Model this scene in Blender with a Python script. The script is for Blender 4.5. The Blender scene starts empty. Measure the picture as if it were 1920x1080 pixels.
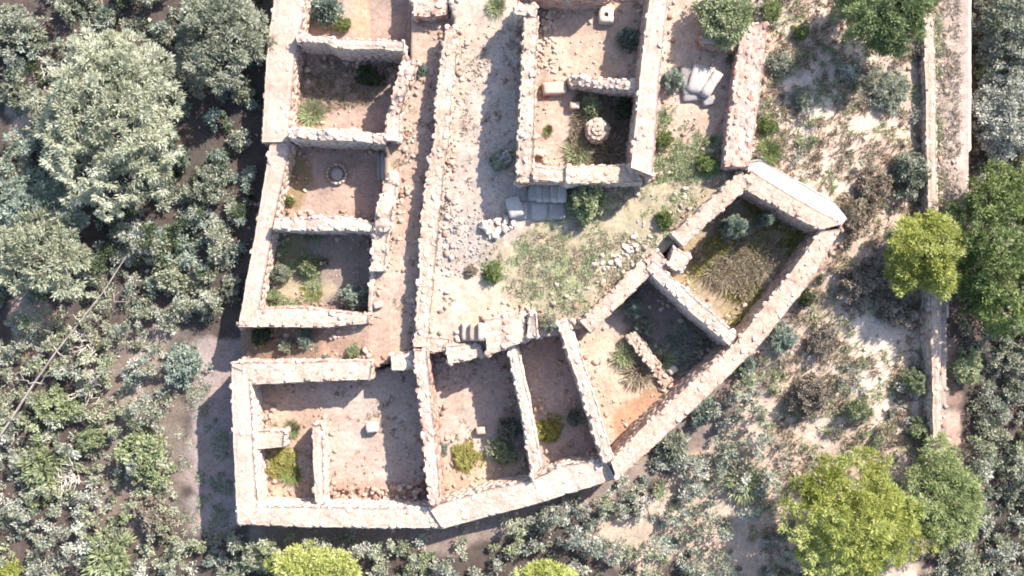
import bpy, math, random
import numpy as np
from mathutils import Vector, Matrix

random.seed(7)
R = np.random.default_rng(11)
sc = bpy.context.scene
COL = sc.collection

# ------------------------------------------------------------------ camera, sky, sun, exposure
HC = 38.0            # camera height above the datum (floor of the lower rooms), metres
PPM = 45.0           # survey units per metre at the datum
cam_d = bpy.data.cameras.new('camera')
cam = bpy.data.objects.new('camera', cam_d)
COL.objects.link(cam)
cam.location = (0, 0, HC)
cam.rotation_euler = (0, 0, 0)
cam_d.sensor_fit = 'HORIZONTAL'
cam_d.sensor_width = 36.0
cam_d.lens = 36.0 * (HC * PPM) / 1920.0
cam_d.clip_start = 0.5
cam_d.clip_end = 3000
sc.camera = cam

SUN_EL, SUN_AZ = math.radians(38), math.radians(45)
world = bpy.data.worlds.new('World')
sc.world = world
world.use_nodes = True
wn = world.node_tree.nodes
sky = wn.new('ShaderNodeTexSky')
sky.sky_type = 'NISHITA'
sky.sun_disc = False
sky.sun_elevation = SUN_EL
sky.sun_rotation = SUN_AZ
sky.air_density = 1.0
sky.dust_density = 1.0
wn['Background'].inputs[1].default_value = 0.15
world.node_tree.links.new(sky.outputs[0], wn['Background'].inputs[0])

sun_d = bpy.data.lights.new('sun', 'SUN')
sun_d.energy = 5.0
sun_d.angle = math.radians(0.5)
sun_d.color = (1.0, 0.94, 0.86)
sun = bpy.data.objects.new('sun', sun_d)
COL.objects.link(sun)
d = Vector((-math.cos(SUN_EL) * math.sin(SUN_AZ), -math.cos(SUN_EL) * math.cos(SUN_AZ), -math.sin(SUN_EL)))
sun.rotation_euler = d.to_track_quat('-Z', 'Y').to_euler()
sun.location = (30, 30, 40)

sc.view_settings.view_transform = 'Standard'
sc.view_settings.look = 'None'
sc.view_settings.gamma = 1.0
sc.view_settings.use_curve_mapping = False
sc.view_settings.exposure = 1.4
sc.render.engine = 'CYCLES'
sc.cycles.max_bounces = 6
sc.cycles.filter_width = 1.9


# ------------------------------------------------------------------ helpers
def W(px, py, z=0.0):
    """survey plan coordinates, corrected for the height they were sighted at"""
    k = (HC - z) / HC / PPM
    return np.array([(px - 960.0) * k, (540.0 - py) * k])


def _hash(i, j, k, seed):
    h = (i.astype(np.int64) * 374761393 + j.astype(np.int64) * 668265263 + k.astype(np.int64) * 2147483647 + seed * 974634777) & 0xFFFFFFFF
    h = ((h ^ (h >> 13)) * 1274126177) & 0xFFFFFFFF
    h = ((h ^ (h >> 16)) * 2246822519) & 0xFFFFFFFF
    return ((h ^ (h >> 15)) & 0xFFFFFF) / float(0xFFFFFF)


def vnoise(p, seed=0):
    p = np.atleast_2d(np.asarray(p, float))
    if p.shape[1] == 2:
        p = np.c_[p, np.zeros(len(p))]
    f = np.floor(p)
    t = p - f
    t = t * t * (3 - 2 * t)
    i = f.astype(np.int64)
    out = 0
    for dx in (0, 1):
        for dy in (0, 1):
            for dz in (0, 1):
                w = (t[:, 0] if dx else 1 - t[:, 0]) * (t[:, 1] if dy else 1 - t[:, 1]) * (t[:, 2] if dz else 1 - t[:, 2])
                out = out + w * _hash(i[:, 0] + dx, i[:, 1] + dy, i[:, 2] + dz, seed)
    return out


def fbm(p, seed=0, octs=3):
    p = np.atleast_2d(np.asarray(p, float))
    s, a, tot = 0, 1.0, 0
    for o in range(octs):
        s = s + a * vnoise(p * 2 ** o, seed + o * 17)
        tot += a
        a *= 0.5
    return s / tot - 0.5


def pip(xs, ys, poly):
    inside = np.zeros(xs.shape, bool)
    n = len(poly)
    for a in range(n):
        x1, y1 = poly[a]
        x2, y2 = poly[(a + 1) % n]
        c = (y1 > ys) != (y2 > ys)
        if y1 == y2:
            continue
        xi = (x2 - x1) * (ys - y1) / (y2 - y1) + x1
        inside ^= c & (xs < xi)
    return inside


def mesh_np(name, verts, faces, mat=None, smooth=False, attrs=None, quads=None):
    """verts (N,3), faces: (M,3) or (M,4) array or list of lists"""
    me = bpy.data.meshes.new(name)
    verts = np.asarray(verts, np.float32)
    if isinstance(faces, np.ndarray):
        k = faces.shape[1]
        nf = len(faces)
        me.vertices.add(len(verts))
        me.vertices.foreach_set('co', verts.ravel())
        me.loops.add(nf * k)
        me.loops.foreach_set('vertex_index', faces.astype(np.int32).ravel())
        me.polygons.add(nf)
        me.polygons.foreach_set('loop_start', np.arange(0, nf * k, k, dtype=np.int32))
        me.polygons.foreach_set('loop_total', np.full(nf, k, np.int32))
        me.update(calc_edges=True)
    else:
        me.from_pydata([tuple(map(float, v)) for v in verts], [], [tuple(map(int, f)) for f in faces])
        me.update()
    if attrs:
        for an, (typ, arr) in attrs.items():
            at = me.attributes.new(an, typ, 'POINT')
            if typ == 'FLOAT_COLOR':
                at.data.foreach_set('color', np.asarray(arr, np.float32).ravel())
            else:
                at.data.foreach_set('value', np.asarray(arr, np.float32).ravel())
    if smooth:
        me.polygons.foreach_set('use_smooth', np.ones(len(me.polygons), bool))
    if mat:
        me.materials.append(mat)
    return me


def link(name, data, parent=None, loc=None):
    o = bpy.data.objects.new(name, data)
    COL.objects.link(o)
    if loc is not None:
        o.location = [float(v) for v in loc]
    if parent is not None:
        o.parent = parent
    return o


def tag(o, label=None, cat=None, group=None, kind=None):
    if label:
        o['label'] = label
    if cat:
        o['category'] = cat
    if group:
        o['group'] = group
    if kind:
        o['kind'] = kind
    return o


# ------------------------------------------------------------------ materials
def new_mat(name):
    m = bpy.data.materials.new(name)
    m.use_nodes = True
    nt = m.node_tree
    nt.nodes.clear()
    out = nt.nodes.new('ShaderNodeOutputMaterial')
    return m, nt, out


def N(nt, t, **kw):
    n = nt.nodes.new(t)
    for k, v in kw.items():
        setattr(n, k, v)
    return n


def ramp(nt, stops):
    r = nt.nodes.new('ShaderNodeValToRGB')
    el = r.color_ramp.elements
    while len(el) > 1:
        el.remove(el[-1])
    el[0].position = stops[0][0]
    el[0].color = (*stops[0][1], 1)
    for p, c in stops[1:]:
        e = el.new(p)
        e.color = (*c, 1)
    return r


def mixc(nt, a, b, fac, mode='MIX'):
    m = nt.nodes.new('ShaderNodeMix')
    m.data_type = 'RGBA'
    m.blend_type = mode
    for sock, v in ((m.inputs[0], fac), (m.inputs[6], a), (m.inputs[7], b)):
        if hasattr(v, 'links') or isinstance(v, bpy.types.NodeSocket):
            nt.links.new(v, sock)
        elif isinstance(v, (int, float)):
            sock.default_value = v
        else:
            sock.default_value = (*v, 1)
    return m.outputs[2]


def masonry_mat(name, stops, rough_scale=9.0, bump=0.5, objrand=0.0, joints=0.0):
    m, nt, out = new_mat(name)
    L = nt.links.new
    b = N(nt, 'ShaderNodeBsdfPrincipled')
    b.inputs['Roughness'].default_value = 0.95
    b.inputs['Specular IOR Level'].default_value = 0.15
    geo = N(nt, 'ShaderNodeNewGeometry')
    n1 = N(nt, 'ShaderNodeTexNoise')
    n1.inputs['Scale'].default_value = rough_scale
    n1.inputs['Detail'].default_value = 6
    n1.inputs['Roughness'].default_value = 0.7
    L(geo.outputs['Position'], n1.inputs['Vector'])
    n2 = N(nt, 'ShaderNodeTexNoise')
    n2.inputs['Scale'].default_value = 0.7
    n2.inputs['Detail'].default_value = 3
    L(geo.outputs['Position'], n2.inputs['Vector'])
    add = N(nt, 'ShaderNodeMath', operation='ADD')
    L(n1.outputs[0], add.inputs[0])
    L(n2.outputs[0], add.inputs[1])
    val = N(nt, 'ShaderNodeMath', operation='MULTIPLY')
    L(add.outputs[0], val.inputs[0])
    val.inputs[1].default_value = 0.5
    fac = val.outputs[0]
    if objrand:
        oi = N(nt, 'ShaderNodeObjectInfo')
        mr = N(nt, 'ShaderNodeMapRange')
        mr.inputs['To Min'].default_value = -objrand
        mr.inputs['To Max'].default_value = objrand
        L(oi.outputs['Random'], mr.inputs['Value'])
        a2 = N(nt, 'ShaderNodeMath', operation='ADD')
        L(fac, a2.inputs[0])
        L(mr.outputs[0], a2.inputs[1])
        fac = a2.outputs[0]
    at = N(nt, 'ShaderNodeAttribute')
    at.attribute_name = 'tint'
    a3 = N(nt, 'ShaderNodeMath', operation='ADD')
    L(fac, a3.inputs[0])
    L(at.outputs['Fac'], a3.inputs[1])
    stops = [(p_, (c_[0] * 1.0, c_[1] * .94, c_[2] * .90)) for p_, c_ in stops]
    r = ramp(nt, stops)
    L(a3.outputs[0], r.inputs[0])
    # fine grain
    n3 = N(nt, 'ShaderNodeTexNoise')
    n3.inputs['Scale'].default_value = 32
    n3.inputs['Detail'].default_value = 4
    L(geo.outputs['Position'], n3.inputs['Vector'])
    gr = ramp(nt, [(0.3, (0.62, 0.6, 0.58)), (0.55, (1, 1, 1)), (0.8, (1.12, 1.12, 1.12))])
    L(n3.outputs[0], gr.inputs[0])
    c = mixc(nt, r.outputs[0], gr.outputs[0], 0.8, 'MULTIPLY')
    hgt = n1.outputs[0]
    if joints:
        dn = N(nt, 'ShaderNodeTexNoise')
        dn.inputs['Scale'].default_value = 5
        dv = N(nt, 'ShaderNodeVectorMath', operation='MULTIPLY_ADD')
        L(geo.outputs['Position'], dn.inputs['Vector'])
        L(dn.outputs['Color'], dv.inputs[0])
        dv.inputs[1].default_value = (.16, .16, .16)
        L(geo.outputs['Position'], dv.inputs[2])
        vo = N(nt, 'ShaderNodeTexVoronoi', feature='DISTANCE_TO_EDGE')
        vo.inputs['Scale'].default_value = 5.2
        L(dv.outputs[0], vo.inputs['Vector'])
        jr = ramp(nt, [(0.0, (1 - joints, 1 - joints * 1.05, 1 - joints * 1.1)), (0.10, (1, 1, 1))])
        L(vo.outputs['Distance'], jr.inputs[0])
        vc = N(nt, 'ShaderNodeTexVoronoi')
        vc.inputs['Scale'].default_value = 5.2
        L(dv.outputs[0], vc.inputs['Vector'])
        sx = N(nt, 'ShaderNodeSeparateColor')
        L(vc.outputs['Color'], sx.inputs[0])
        cr = ramp(nt, [(0.0, (0.74, 0.68, 0.66)), (0.35, (0.97, 0.95, 0.94)), (0.7, (1.06, 1.06, 1.06)), (1.0, (1.16, 1.08, 1.0))])
        L(sx.outputs[0], cr.inputs[0])
        c = mixc(nt, c, jr.outputs[0], 0.6, 'MULTIPLY')
        c = mixc(nt, c, cr.outputs[0], 0.55, 'MULTIPLY')
        hm = N(nt, 'ShaderNodeMath', operation='MULTIPLY_ADD')
        L(jr.outputs[0], hm.inputs[0])
        hm.inputs[1].default_value = 0.8
        L(n1.outputs[0], hm.inputs[2])
        hgt = hm.outputs[0]
    L(c, b.inputs['Base Color'])
    bp = N(nt, 'ShaderNodeBump')
    bp.inputs['Strength'].default_value = bump
    bp.inputs['Distance'].default_value = 0.05
    L(hgt, bp.inputs['Height'])
    L(bp.outputs[0], b.inputs['Normal'])
    L(b.outputs[0], out.inputs[0])
    return m


M_CORE = masonry_mat('wall_mortar', [(0.22, (0.23, 0.16, 0.12)), (0.42, (0.40, 0.30, 0.24)), (0.58, (0.49, 0.395, 0.325)), (0.8, (0.55, 0.47, 0.41))], joints=.4)
M_CORE_PALE = masonry_mat('pale_lime_mortar', [(0.25, (0.29, 0.21, 0.165)), (0.42, (0.42, 0.335, 0.28)), (0.58, (0.50, 0.42, 0.36)), (0.8, (0.56, 0.49, 0.43))], joints=.38)
M_CORE_PINK = masonry_mat('pink_earth_mortar', [(0.2, (0.27, 0.18, 0.14)), (0.42, (0.42, 0.315, 0.265)), (0.6, (0.49, 0.39, 0.34)), (0.8, (0.54, 0.45, 0.40))], joints=.16)
M_LIME = masonry_mat('white_lime_plaster', [(0.3, (0.52, 0.46, 0.41)), (0.55, (0.62, 0.58, 0.54)), (0.8, (0.66, 0.63, 0.60))], bump=.25)
M_STONE = masonry_mat('limestone', [(0.10, (0.26, 0.165, 0.125)), (0.32, (0.38, 0.285, 0.23)), (0.5, (0.45, 0.37, 0.31)), (0.68, (0.51, 0.44, 0.38)), (0.9, (0.42, 0.38, 0.35))], objrand=0.22)
M_STONE_RED = masonry_mat('red_sandstone', [(0.12, (0.23, 0.125, 0.10)), (0.32, (0.35, 0.22, 0.18)), (0.5, (0.43, 0.31, 0.26)), (0.72, (0.48, 0.385, 0.33)), (0.92, (0.50, 0.43, 0.38))], objrand=0.24)
M_STONE_GREY = masonry_mat('grey_limestone', [(0.2, (0.19, 0.18, 0.18)), (0.45, (0.29, 0.28, 0.275)), (0.7, (0.40, 0.385, 0.37))], objrand=0.2)
M_STONE_PALE = masonry_mat('white_limestone', [(0.15, (0.36, 0.28, 0.235)), (0.4, (0.47, 0.40, 0.345)), (0.65, (0.54, 0.48, 0.43)), (0.9, (0.50, 0.45, 0.41))], objrand=0.2)


def foliage_mat(name, dark, mid, light, trans=0.3):
    m, nt, out = new_mat(name)
    L = nt.links.new
    at = N(nt, 'ShaderNodeAttribute')
    at.attribute_name = 'tint'
    oi = N(nt, 'ShaderNodeObjectInfo')
    mr = N(nt, 'ShaderNodeMapRange')
    mr.inputs['To Min'].default_value = -0.13
    mr.inputs['To Max'].default_value = 0.13
    L(oi.outputs['Random'], mr.inputs['Value'])
    a = N(nt, 'ShaderNodeMath', operation='ADD')
    L(at.outputs['Fac'], a.inputs[0])
    L(mr.outputs[0], a.inputs[1])
    r = ramp(nt, [(0.05, dark), (0.5, mid), (0.95, light)])
    L(a.outputs[0], r.inputs[0])
    df = N(nt, 'ShaderNodeBsdfDiffuse')
    tr = N(nt, 'ShaderNodeBsdfTranslucent')
    L(r.outputs[0], df.inputs[0])
    L(r.outputs[0], tr.inputs[0])
    mx = N(nt, 'ShaderNodeMixShader')
    mx.inputs[0].default_value = trans
    L(df.outputs[0], mx.inputs[1])
    L(tr.outputs[0], mx.inputs[2])
    L(mx.outputs[0], out.inputs[0])
    return m


F = {
    'olive': foliage_mat('olive_leaves', (0.17, 0.18, 0.115), (0.31, 0.32, 0.215), (0.46, 0.46, 0.34)),
    'grey': foliage_mat('grey_green_leaves', (0.12, 0.135, 0.095), (0.265, 0.275, 0.20), (0.45, 0.45, 0.36)),
    'blue': foliage_mat('glaucous_leaves', (0.13, 0.165, 0.135), (0.25, 0.29, 0.235), (0.39, 0.43, 0.35)),
    'green': foliage_mat('fresh_green_leaves', (0.09, 0.115, 0.04), (0.19, 0.235, 0.085), (0.31, 0.35, 0.15)),
    'silver': foliage_mat('silvery_olive_leaves', (0.19, 0.20, 0.13), (0.36, 0.37, 0.26), (0.52, 0.52, 0.40)),
    'palelime': foliage_mat('pale_lime_sprays', (0.17, 0.20, 0.08), (0.33, 0.37, 0.17), (0.49, 0.52, 0.29), .35),
    'cream': foliage_mat('pale_highlight_leaves', (0.20, 0.20, 0.155), (0.39, 0.39, 0.32), (0.56, 0.55, 0.48)),  # pale clumps that stand in for sunlit highlights in the scrub
    'lime': foliage_mat('yellow_green_needles', (0.20, 0.22, 0.05), (0.40, 0.42, 0.12), (0.56, 0.57, 0.25), 0.4),
    'pine': foliage_mat('pine_needles', (0.08, 0.105, 0.05), (0.16, 0.20, 0.09), (0.27, 0.315, 0.15)),
    'sage': foliage_mat('sage_leaves', (0.14, 0.165, 0.085), (0.27, 0.30, 0.165), (0.41, 0.43, 0.26)),
    'dry': foliage_mat('dry_leaves', (0.14, 0.105, 0.07), (0.27, 0.215, 0.15), (0.42, 0.36, 0.27)),
    'yellow': foliage_mat('yellow_grass', (0.14, 0.13, 0.03), (0.27, 0.25, 0.075), (0.41, 0.38, 0.16)),
    'dark': foliage_mat('dark_leaves', (0.04, 0.055, 0.03), (0.08, 0.105, 0.055), (0.17, 0.20, 0.11)),
    'brown': foliage_mat('brown_leaves', (0.13, 0.105, 0.08), (0.25, 0.205, 0.16), (0.39, 0.335, 0.27)),
}


def bark_mat(name, c1, c2):
    m, nt, out = new_mat(name)
    L = nt.links.new
    b = N(nt, 'ShaderNodeBsdfPrincipled')
    b.inputs['Roughness'].default_value = 0.9
    n = N(nt, 'ShaderNodeTexNoise')
    n.inputs['Scale'].default_value = 14
    n.inputs['Detail'].default_value = 5
    r = ramp(nt, [(0.35, c1), (0.65, c2)])
    L(n.outputs[0], r.inputs[0])
    L(r.outputs[0], b.inputs['Base Color'])
    L(b.outputs[0], out.inputs[0])
    return m


M_BARK = bark_mat('bark', (0.10, 0.075, 0.055), (0.24, 0.19, 0.15))
M_DEADWOOD = bark_mat('bleached_wood', (0.40, 0.34, 0.28), (0.66, 0.60, 0.53))

# ------------------------------------------------------------------ ground: heights
def poly_w(pts, z=0.0):
    return [tuple(W(x, y, z)) for x, y in pts]


xs = np.concatenate([[-900, -500, -250, -120, -70, -45, -32], np.arange(-26, 26.05, 0.1), [32, 45, 70, 120, 250, 500, 900]])
ys = np.concatenate([[-900, -500, -250, -120, -60, -35, -21], np.arange(-15.5, 15.55, 0.1), [21, 35, 60, 120, 250, 500, 900]])
GX, GY = np.meshgrid(xs, ys)
gxy = np.c_[GX.ravel(), GY.ravel()]

ctrl = [  # open ground levels (plan x, plan y, level)
    (0, 0, -.5), (0, 500, -.5), (0, 1080, -.9), (250, 250, -.4), (250, 700, -.8), (300, 1000, -1.0), (400, 400, -.8), (400, 800, -1.1), (400, 900, -1.1),
    (600, 1080, .0), (900, 1060, .2), (1150, 1000, .3), (1300, 1000, -.3), (1300, 850, -.2), (1450, 800, 0), (1500, 1060, -.1),
    (1450, 650, .1), (1560, 560, .5), (1600, 700, .4), (1640, 430, .7), (1650, 900, .3), (1620, 250, 1.0), (1550, 330, 1.2), (1480, 250, 1.4),
    (1480, 80, 1.5), (1560, 60, 1.3), (1430, 0, 1.5), (1430, 150, 1.5), (1430, 280, 1.5), (1300, 200, 1.5), (1300, 40, 1.5), (1280, 350, 1.5), (1650, 80, 1.0),
    (1720, 100, .8), (1720, 400, .7), (1720, 700, .5), (1860, 100, -.5), (1860, 300, -.5), (1860, 500, -.3), (1800, 1000, .2), (1920, 100, -.6),
    (1900, 500, -.5), (1900, 900, 0), (1860, 700, .0), (1000, 300, 1.5), (1000, 100, 1.5), (650, -60, -.2)]
cw = np.array([[*W(a, b, c), c] for a, b, c in ctrl])
cc = np.clip(gxy, [-24, -14], [24, 14])
num = np.zeros(len(gxy)); den = np.zeros(len(gxy)) + 1e-12
for cx, cy, cz in cw:
    w = np.exp(-((cc[:, 0] - cx) ** 2 + (cc[:, 1] - cy) ** 2) / (2 * 1.9 ** 2)) + 1e-7
    num += w * cz; den += w
GH = num / den + 0.25 * fbm(gxy * 0.35, 3) + 0.10 * fbm(gxy * 1.4, 4)

TERR = [(815, -80), (1385, -80), (1385, 322), (1400, 335), (1271, 450), (1214, 500), (1097, 612), (1052, 628), (1008, 626), (955, 636), (912, 655), (838, 664), (802, 650), (786, 640),
        (800, 505), (808, 400), (826, 267), (836, 160), (843, 105), (852, 50)]
LANE = [(770, -80), (815, -80), (852, 50), (843, 105), (836, 160), (826, 267), (808, 400), (800, 505), (786, 640), (786, 662), (735, 678), (697, 690), (547, 695),
        (690, 595), (698, 500), (712, 435), (720, 400), (730, 340), (728, 300), (738, 262), (752, 165), (771, 112)]
CORR = [(440, 700), (440, 602), (560, 595), (690, 596), (735, 600), (735, 680), (697, 692), (547, 698)]
ROOML = [(545, -90), (770, -90), (771, 112), (752, 165), (738, 262), (728, 300), (728, 340), (720, 390), (716, 425), (708, 440), (698, 510), (695, 596), (460, 596), (490, 430), (525, 268), (520, 200), (530, 80)]
ROOMB = [(452, 700), (547, 697), (697, 694), (735, 684), (790, 676), (800, 655), (838, 666), (912, 660), (955, 640), (1008, 626), (1052, 620), (1097, 612), (1214, 500), (1271, 450), (1400, 335), (1478, 380), (1556, 424),
         (1490, 533), (1397, 651), (1307, 735), (1160, 872), (1143, 880), (1010, 915), (935, 935), (818, 970), (591, 968), (460, 966)]
pt = fbm(gxy * 1.2, 9)


def setz(poly, z, amp=0.05):
    m = pip(GX.ravel(), GY.ravel(), poly_w(poly, z))
    GH[m] = z + amp * pt[m] * 2
    return m


PATH = [(1749, -90), (1824, -90), (1822, 200), (1820, 340), (1812, 420), (1790, 520), (1779, 600), (1779, 850), (1757, 850)]
mP = setz(PATH, 1.05, .04)
mT = setz(TERR, 1.5, 0.08)
mL = setz(LANE, 0.9, 0.04)
mC = pip(GX.ravel(), GY.ravel(), poly_w(CORR, 0.4))
ramp_t = np.clip((gxy[:, 0] - W(450, 0)[0]) / (W(700, 0)[0] - W(450, 0)[0]), 0, 1)
GH[mC] = (-0.3 + 1.2 * ramp_t + 0.08 * pt)[mC]
mRL = setz(ROOML, -0.2, 0.05)
mRB = setz(ROOMB, 0.0, 0.05)
setz([(1214, 500), (1271, 450), (1400, 335), (1478, 380), (1556, 424), (1490, 533), (1375, 638)], 0.3, 0.05)
# micro relief
GH += 0.035 * fbm(gxy * 5, 21, 2)
GHg = GH.reshape(GX.shape)


def gz(x, y):
    """ground level at world x, y"""
    fx = np.clip((np.asarray(x, float) + 26) / 0.1, 0, 519)
    fy = np.clip((np.asarray(y, float) + 15.5) / 0.1, 0, 309)
    i = fx.astype(int) + 7
    j = fy.astype(int) + 7
    return GHg[j, i]


def on_ground(px, py):
    z = 0.0
    for _ in range(4):
        p = W(px, py, z)
        z = float(gz(*p))
    p = W(px, py, z)
    return np.array([p[0], p[1], z])


# ------------------------------------------------------------------ ground: soil colours, with shade painted into some floors
def blur2(a, n):
    for _ in range(2):
        k = 2 * n + 1
        c = np.cumsum(np.pad(a, ((n + 1, n), (0, 0)), mode='edge'), axis=0)
        a = (c[k:] - c[:-k]) / k
        c = np.cumsum(np.pad(a, ((0, 0), (n + 1, n)), mode='edge'), axis=1)
        a = (c[:, k:] - c[:, :-k]) / k
    return a


colr = np.zeros((len(gxy), 3)) + np.array([0.105, 0.088, 0.08])
edge_n = fbm(gxy * 1.6, 31, 4)
edge_f = fbm(gxy * 5.0, 37, 3)


def paint(poly, c, soft=3, strength=1.0, noise=0.9, z=0.5, hard=False, mask=None, speck=0.0):
    m = pip(GX.ravel(), GY.ravel(), poly_w(poly, z)).astype(float)
    if soft:
        m = blur2(m.reshape(GX.shape), soft).ravel()
        m = np.clip((m + noise * edge_n * (m > 0.01) + speck * edge_f - 0.5) / 0.3 + 0.5, 0, 1) * (m > 0.02)
    if mask is not None:
        m = m * mask
    m = (m * strength)[:, None]
    colr[:] = colr * (1 - m) + np.array(c) * m


SAND = (0.50, 0.385, 0.305); PALE = (0.55, 0.455, 0.385); RED = (0.36, 0.23, 0.18); PINK = (0.48, 0.36, 0.30); GRASS = (0.25, 0.26, 0.12)
BEIGE = (0.53, 0.44, 0.36); GREY = (0.47, 0.41, 0.37)
# east side: sandy earth
paint([(1230, -120), (1735, -120), (1745, 1300), (1400, 1300), (1250, 900), (1380, 690), (1560, 450), (1400, 310), (1240, 330)], (0.61, 0.485, 0.40), 8)
paint([(1580, 600), (1725, 580), (1735, 840), (1560, 900), (1480, 930), (1450, 900), (1560, 780)], (0.68, 0.55, 0.455), 5)
paint([(1440, 160), (1570, 150), (1600, 330), (1580, 380), (1440, 310)], (0.68, 0.555, 0.455), 4)
paint([(1430, 950), (1520, 860), (1590, 820), (1620, 850), (1500, 930), (1440, 990)], (0.53, 0.42, 0.34), 2)
paint([(1752, -100), (1822, -100), (1822, 330), (1790, 420), (1755, 420)], (0.50, 0.40, 0.34), 1)
paint([(1790, -100), (1822, -100), (1818, 330), (1790, 360)], (0.62, 0.52, 0.45), 3)
paint([(1764, 560), (1800, 640), (1800, 780), (1830, 880), (1770, 880)], (0.47, 0.34, 0.29), 4)
# west and south
paint([(330, 650), (440, 620), (445, 1020), (340, 1030), (320, 880)], (0.36, 0.30, 0.29), 5)
paint([(225, 690), (300, 560), (310, 610), (260, 720), (230, 760), (190, 850), (170, 830)], (0.50, 0.42, 0.35), 3)
paint([(0, 560), (60, 540), (90, 600), (0, 700)], (0.42, 0.33, 0.26), 4)
paint([(0, 60), (60, 160), (40, 260), (0, 290)], (0.50, 0.42, 0.36), 4)
paint([(1100, 1000), (1300, 900), (1400, 800), (1450, 850), (1350, 1000), (1200, 1100)], (0.46, 0.38, 0.31), 6)
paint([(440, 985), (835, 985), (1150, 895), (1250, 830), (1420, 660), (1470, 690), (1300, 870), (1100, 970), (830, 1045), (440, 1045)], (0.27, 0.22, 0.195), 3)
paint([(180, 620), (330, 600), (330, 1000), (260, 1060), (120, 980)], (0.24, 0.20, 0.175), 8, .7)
# terrace and street
paint(TERR, PALE, 0, mask=mT, z=1.5)
paint([(900, 520), (1010, 610), (1100, 600), (1215, 490), (1400, 330), (1350, 250), (1230, 260), (1200, 350), (1060, 350), (1000, 430), (905, 480)], GRASS, 5, 0.5, mask=mT, z=1.5, speck=0.9)
paint([(1010, 500), (1060, 470), (1110, 470), (1090, 560), (1020, 570)], (0.31, 0.33, 0.18), 5, 0.8, mask=mT, z=1.5)
paint([(820, 60), (900, 30), (905, 200), (880, 330), (830, 330), (830, 200)], SAND, 4, 0.55, mask=mT, z=1.5)
paint([(880, 110), (965, 60), (965, 340), (880, 420), (850, 360)], GREY, 5, 0.6, mask=mT, z=1.5)  # grey tone paints in the shadow the rubble west wall throws
paint([(805, 400), (900, 390), (905, 500), (820, 530)], GREY, 4, 0.6, mask=mT, z=1.5, speck=0.8)
paint([(800, 520), (920, 520), (1010, 560), (1000, 620), (800, 620)], (0.56, 0.455, 0.36), 4, 0.9, mask=mT, z=1.5)
paint([(1008, -60), (1210, -60), (1195, 150), (1008, 145)], (0.53, 0.42, 0.34), 1, mask=mT, z=1.5)
paint([(1008, 145), (1195, 165), (1185, 312), (1000, 312)], (0.50, 0.39, 0.32), 1, mask=mT, z=1.5)
paint([(1090, 170), (1195, 170), (1183, 308), (1060, 308), (1090, 250)], (0.16, 0.14, 0.09), 3, 0.8, mask=mT, z=1.5)  # dark dry-grass floor, with the walls' shade painted in as well
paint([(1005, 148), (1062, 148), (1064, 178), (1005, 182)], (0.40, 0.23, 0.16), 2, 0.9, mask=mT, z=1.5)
paint([(1240, 180), (1365, 180), (1355, 300), (1240, 290)], (0.52, 0.40, 0.32), 4, 0.8, mask=mT, z=1.5, speck=0.8)
# lane and corridor
paint(LANE, (0.50, 0.38, 0.31), 0, mask=mL, z=0.9)
paint([(600, 600), (780, 590), (780, 670), (600, 690)], (0.54, 0.41, 0.325), 2, mask=np.maximum(mL, mC))
paint(CORR, (0.42, 0.30, 0.23), 0, 0.75, mask=mC, z=0.4)
paint([(430, 610), (650, 605), (560, 680), (430, 685)], (0.24, 0.18, 0.14), 4, 0.8, mask=mC, z=0.2)  # wall shadow over the passage mouth, painted into the soil colour
# left rooms
paint(ROOML, (0.46, 0.34, 0.29), 0, mask=mRL, z=-.2)
paint([(640, -80), (692, -80), (692, 75), (655, 75)], (0.52, 0.37, 0.25), 3, .8, mask=mRL)  # yellow earth, painted brighter where sun strikes the floor
paint([(690, -80), (770, -80), (765, 75), (690, 75)], (0.42, 0.31, 0.26), 1, mask=mRL)  # floor colour darkened to imitate the shaded side of the room
paint([(545, 100), (765, 105), (700, 190), (545, 210)], (0.28, 0.22, 0.18), 6, 0.7, mask=mRL)  # shade under the rough cross wall painted into this floor
paint([(550, 190), (610, 190), (600, 245), (540, 245)], (0.34, 0.30, 0.17), 4, 0.7, mask=mRL)
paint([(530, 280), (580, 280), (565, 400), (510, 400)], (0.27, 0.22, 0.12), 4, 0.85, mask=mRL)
paint([(500, 430), (705, 430), (700, 590), (480, 590)], (0.30, 0.25, 0.22), 3, 0.9, mask=mRL)
paint([(500, 430), (590, 430), (590, 520), (490, 590), (480, 570)], (0.20, 0.20, 0.10), 4, 0.7, mask=mRL)
paint([(500, 520), (610, 510), (615, 580), (490, 585)], (0.47, 0.40, 0.27), 4, 0.8, mask=mRL)
# lower rooms
paint(ROOMB, (0.50, 0.41, 0.355), 0, mask=mRB, z=0)
paint([(470, 720), (600, 715), (600, 940), (480, 940)], (0.50, 0.36, 0.27), 3, 0.8, mask=mRB, z=0)
paint([(610, 905), (790, 900), (800, 945), (610, 945)], (0.46, 0.32, 0.26), 2, 0.8, mask=mRB, z=0)
paint([(815, 850), (1000, 850), (1000, 920), (820, 930)], (0.53, 0.40, 0.30), 4, 0.8, mask=mRB, z=0)
paint([(965, 640), (1060, 640), (1130, 870), (1010, 870)], (0.46, 0.37, 0.34), 0, 0.9, mask=mRB, z=0)
paint([(1085, 620), (1170, 620), (1250, 740), (1150, 860)], (0.57, 0.45, 0.355), 2, 1, mask=mRB, z=0)
paint([(1150, 760), (1290, 710), (1310, 730), (1150, 870)], (0.52, 0.31, 0.20), 3, 0.9, mask=mRB, z=0)
paint([(1150, 590), (1230, 660), (1270, 740), (1180, 720)], (0.33, 0.27, 0.17), 4, 0.7, mask=mRB, z=0, speck=0.7)
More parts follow.
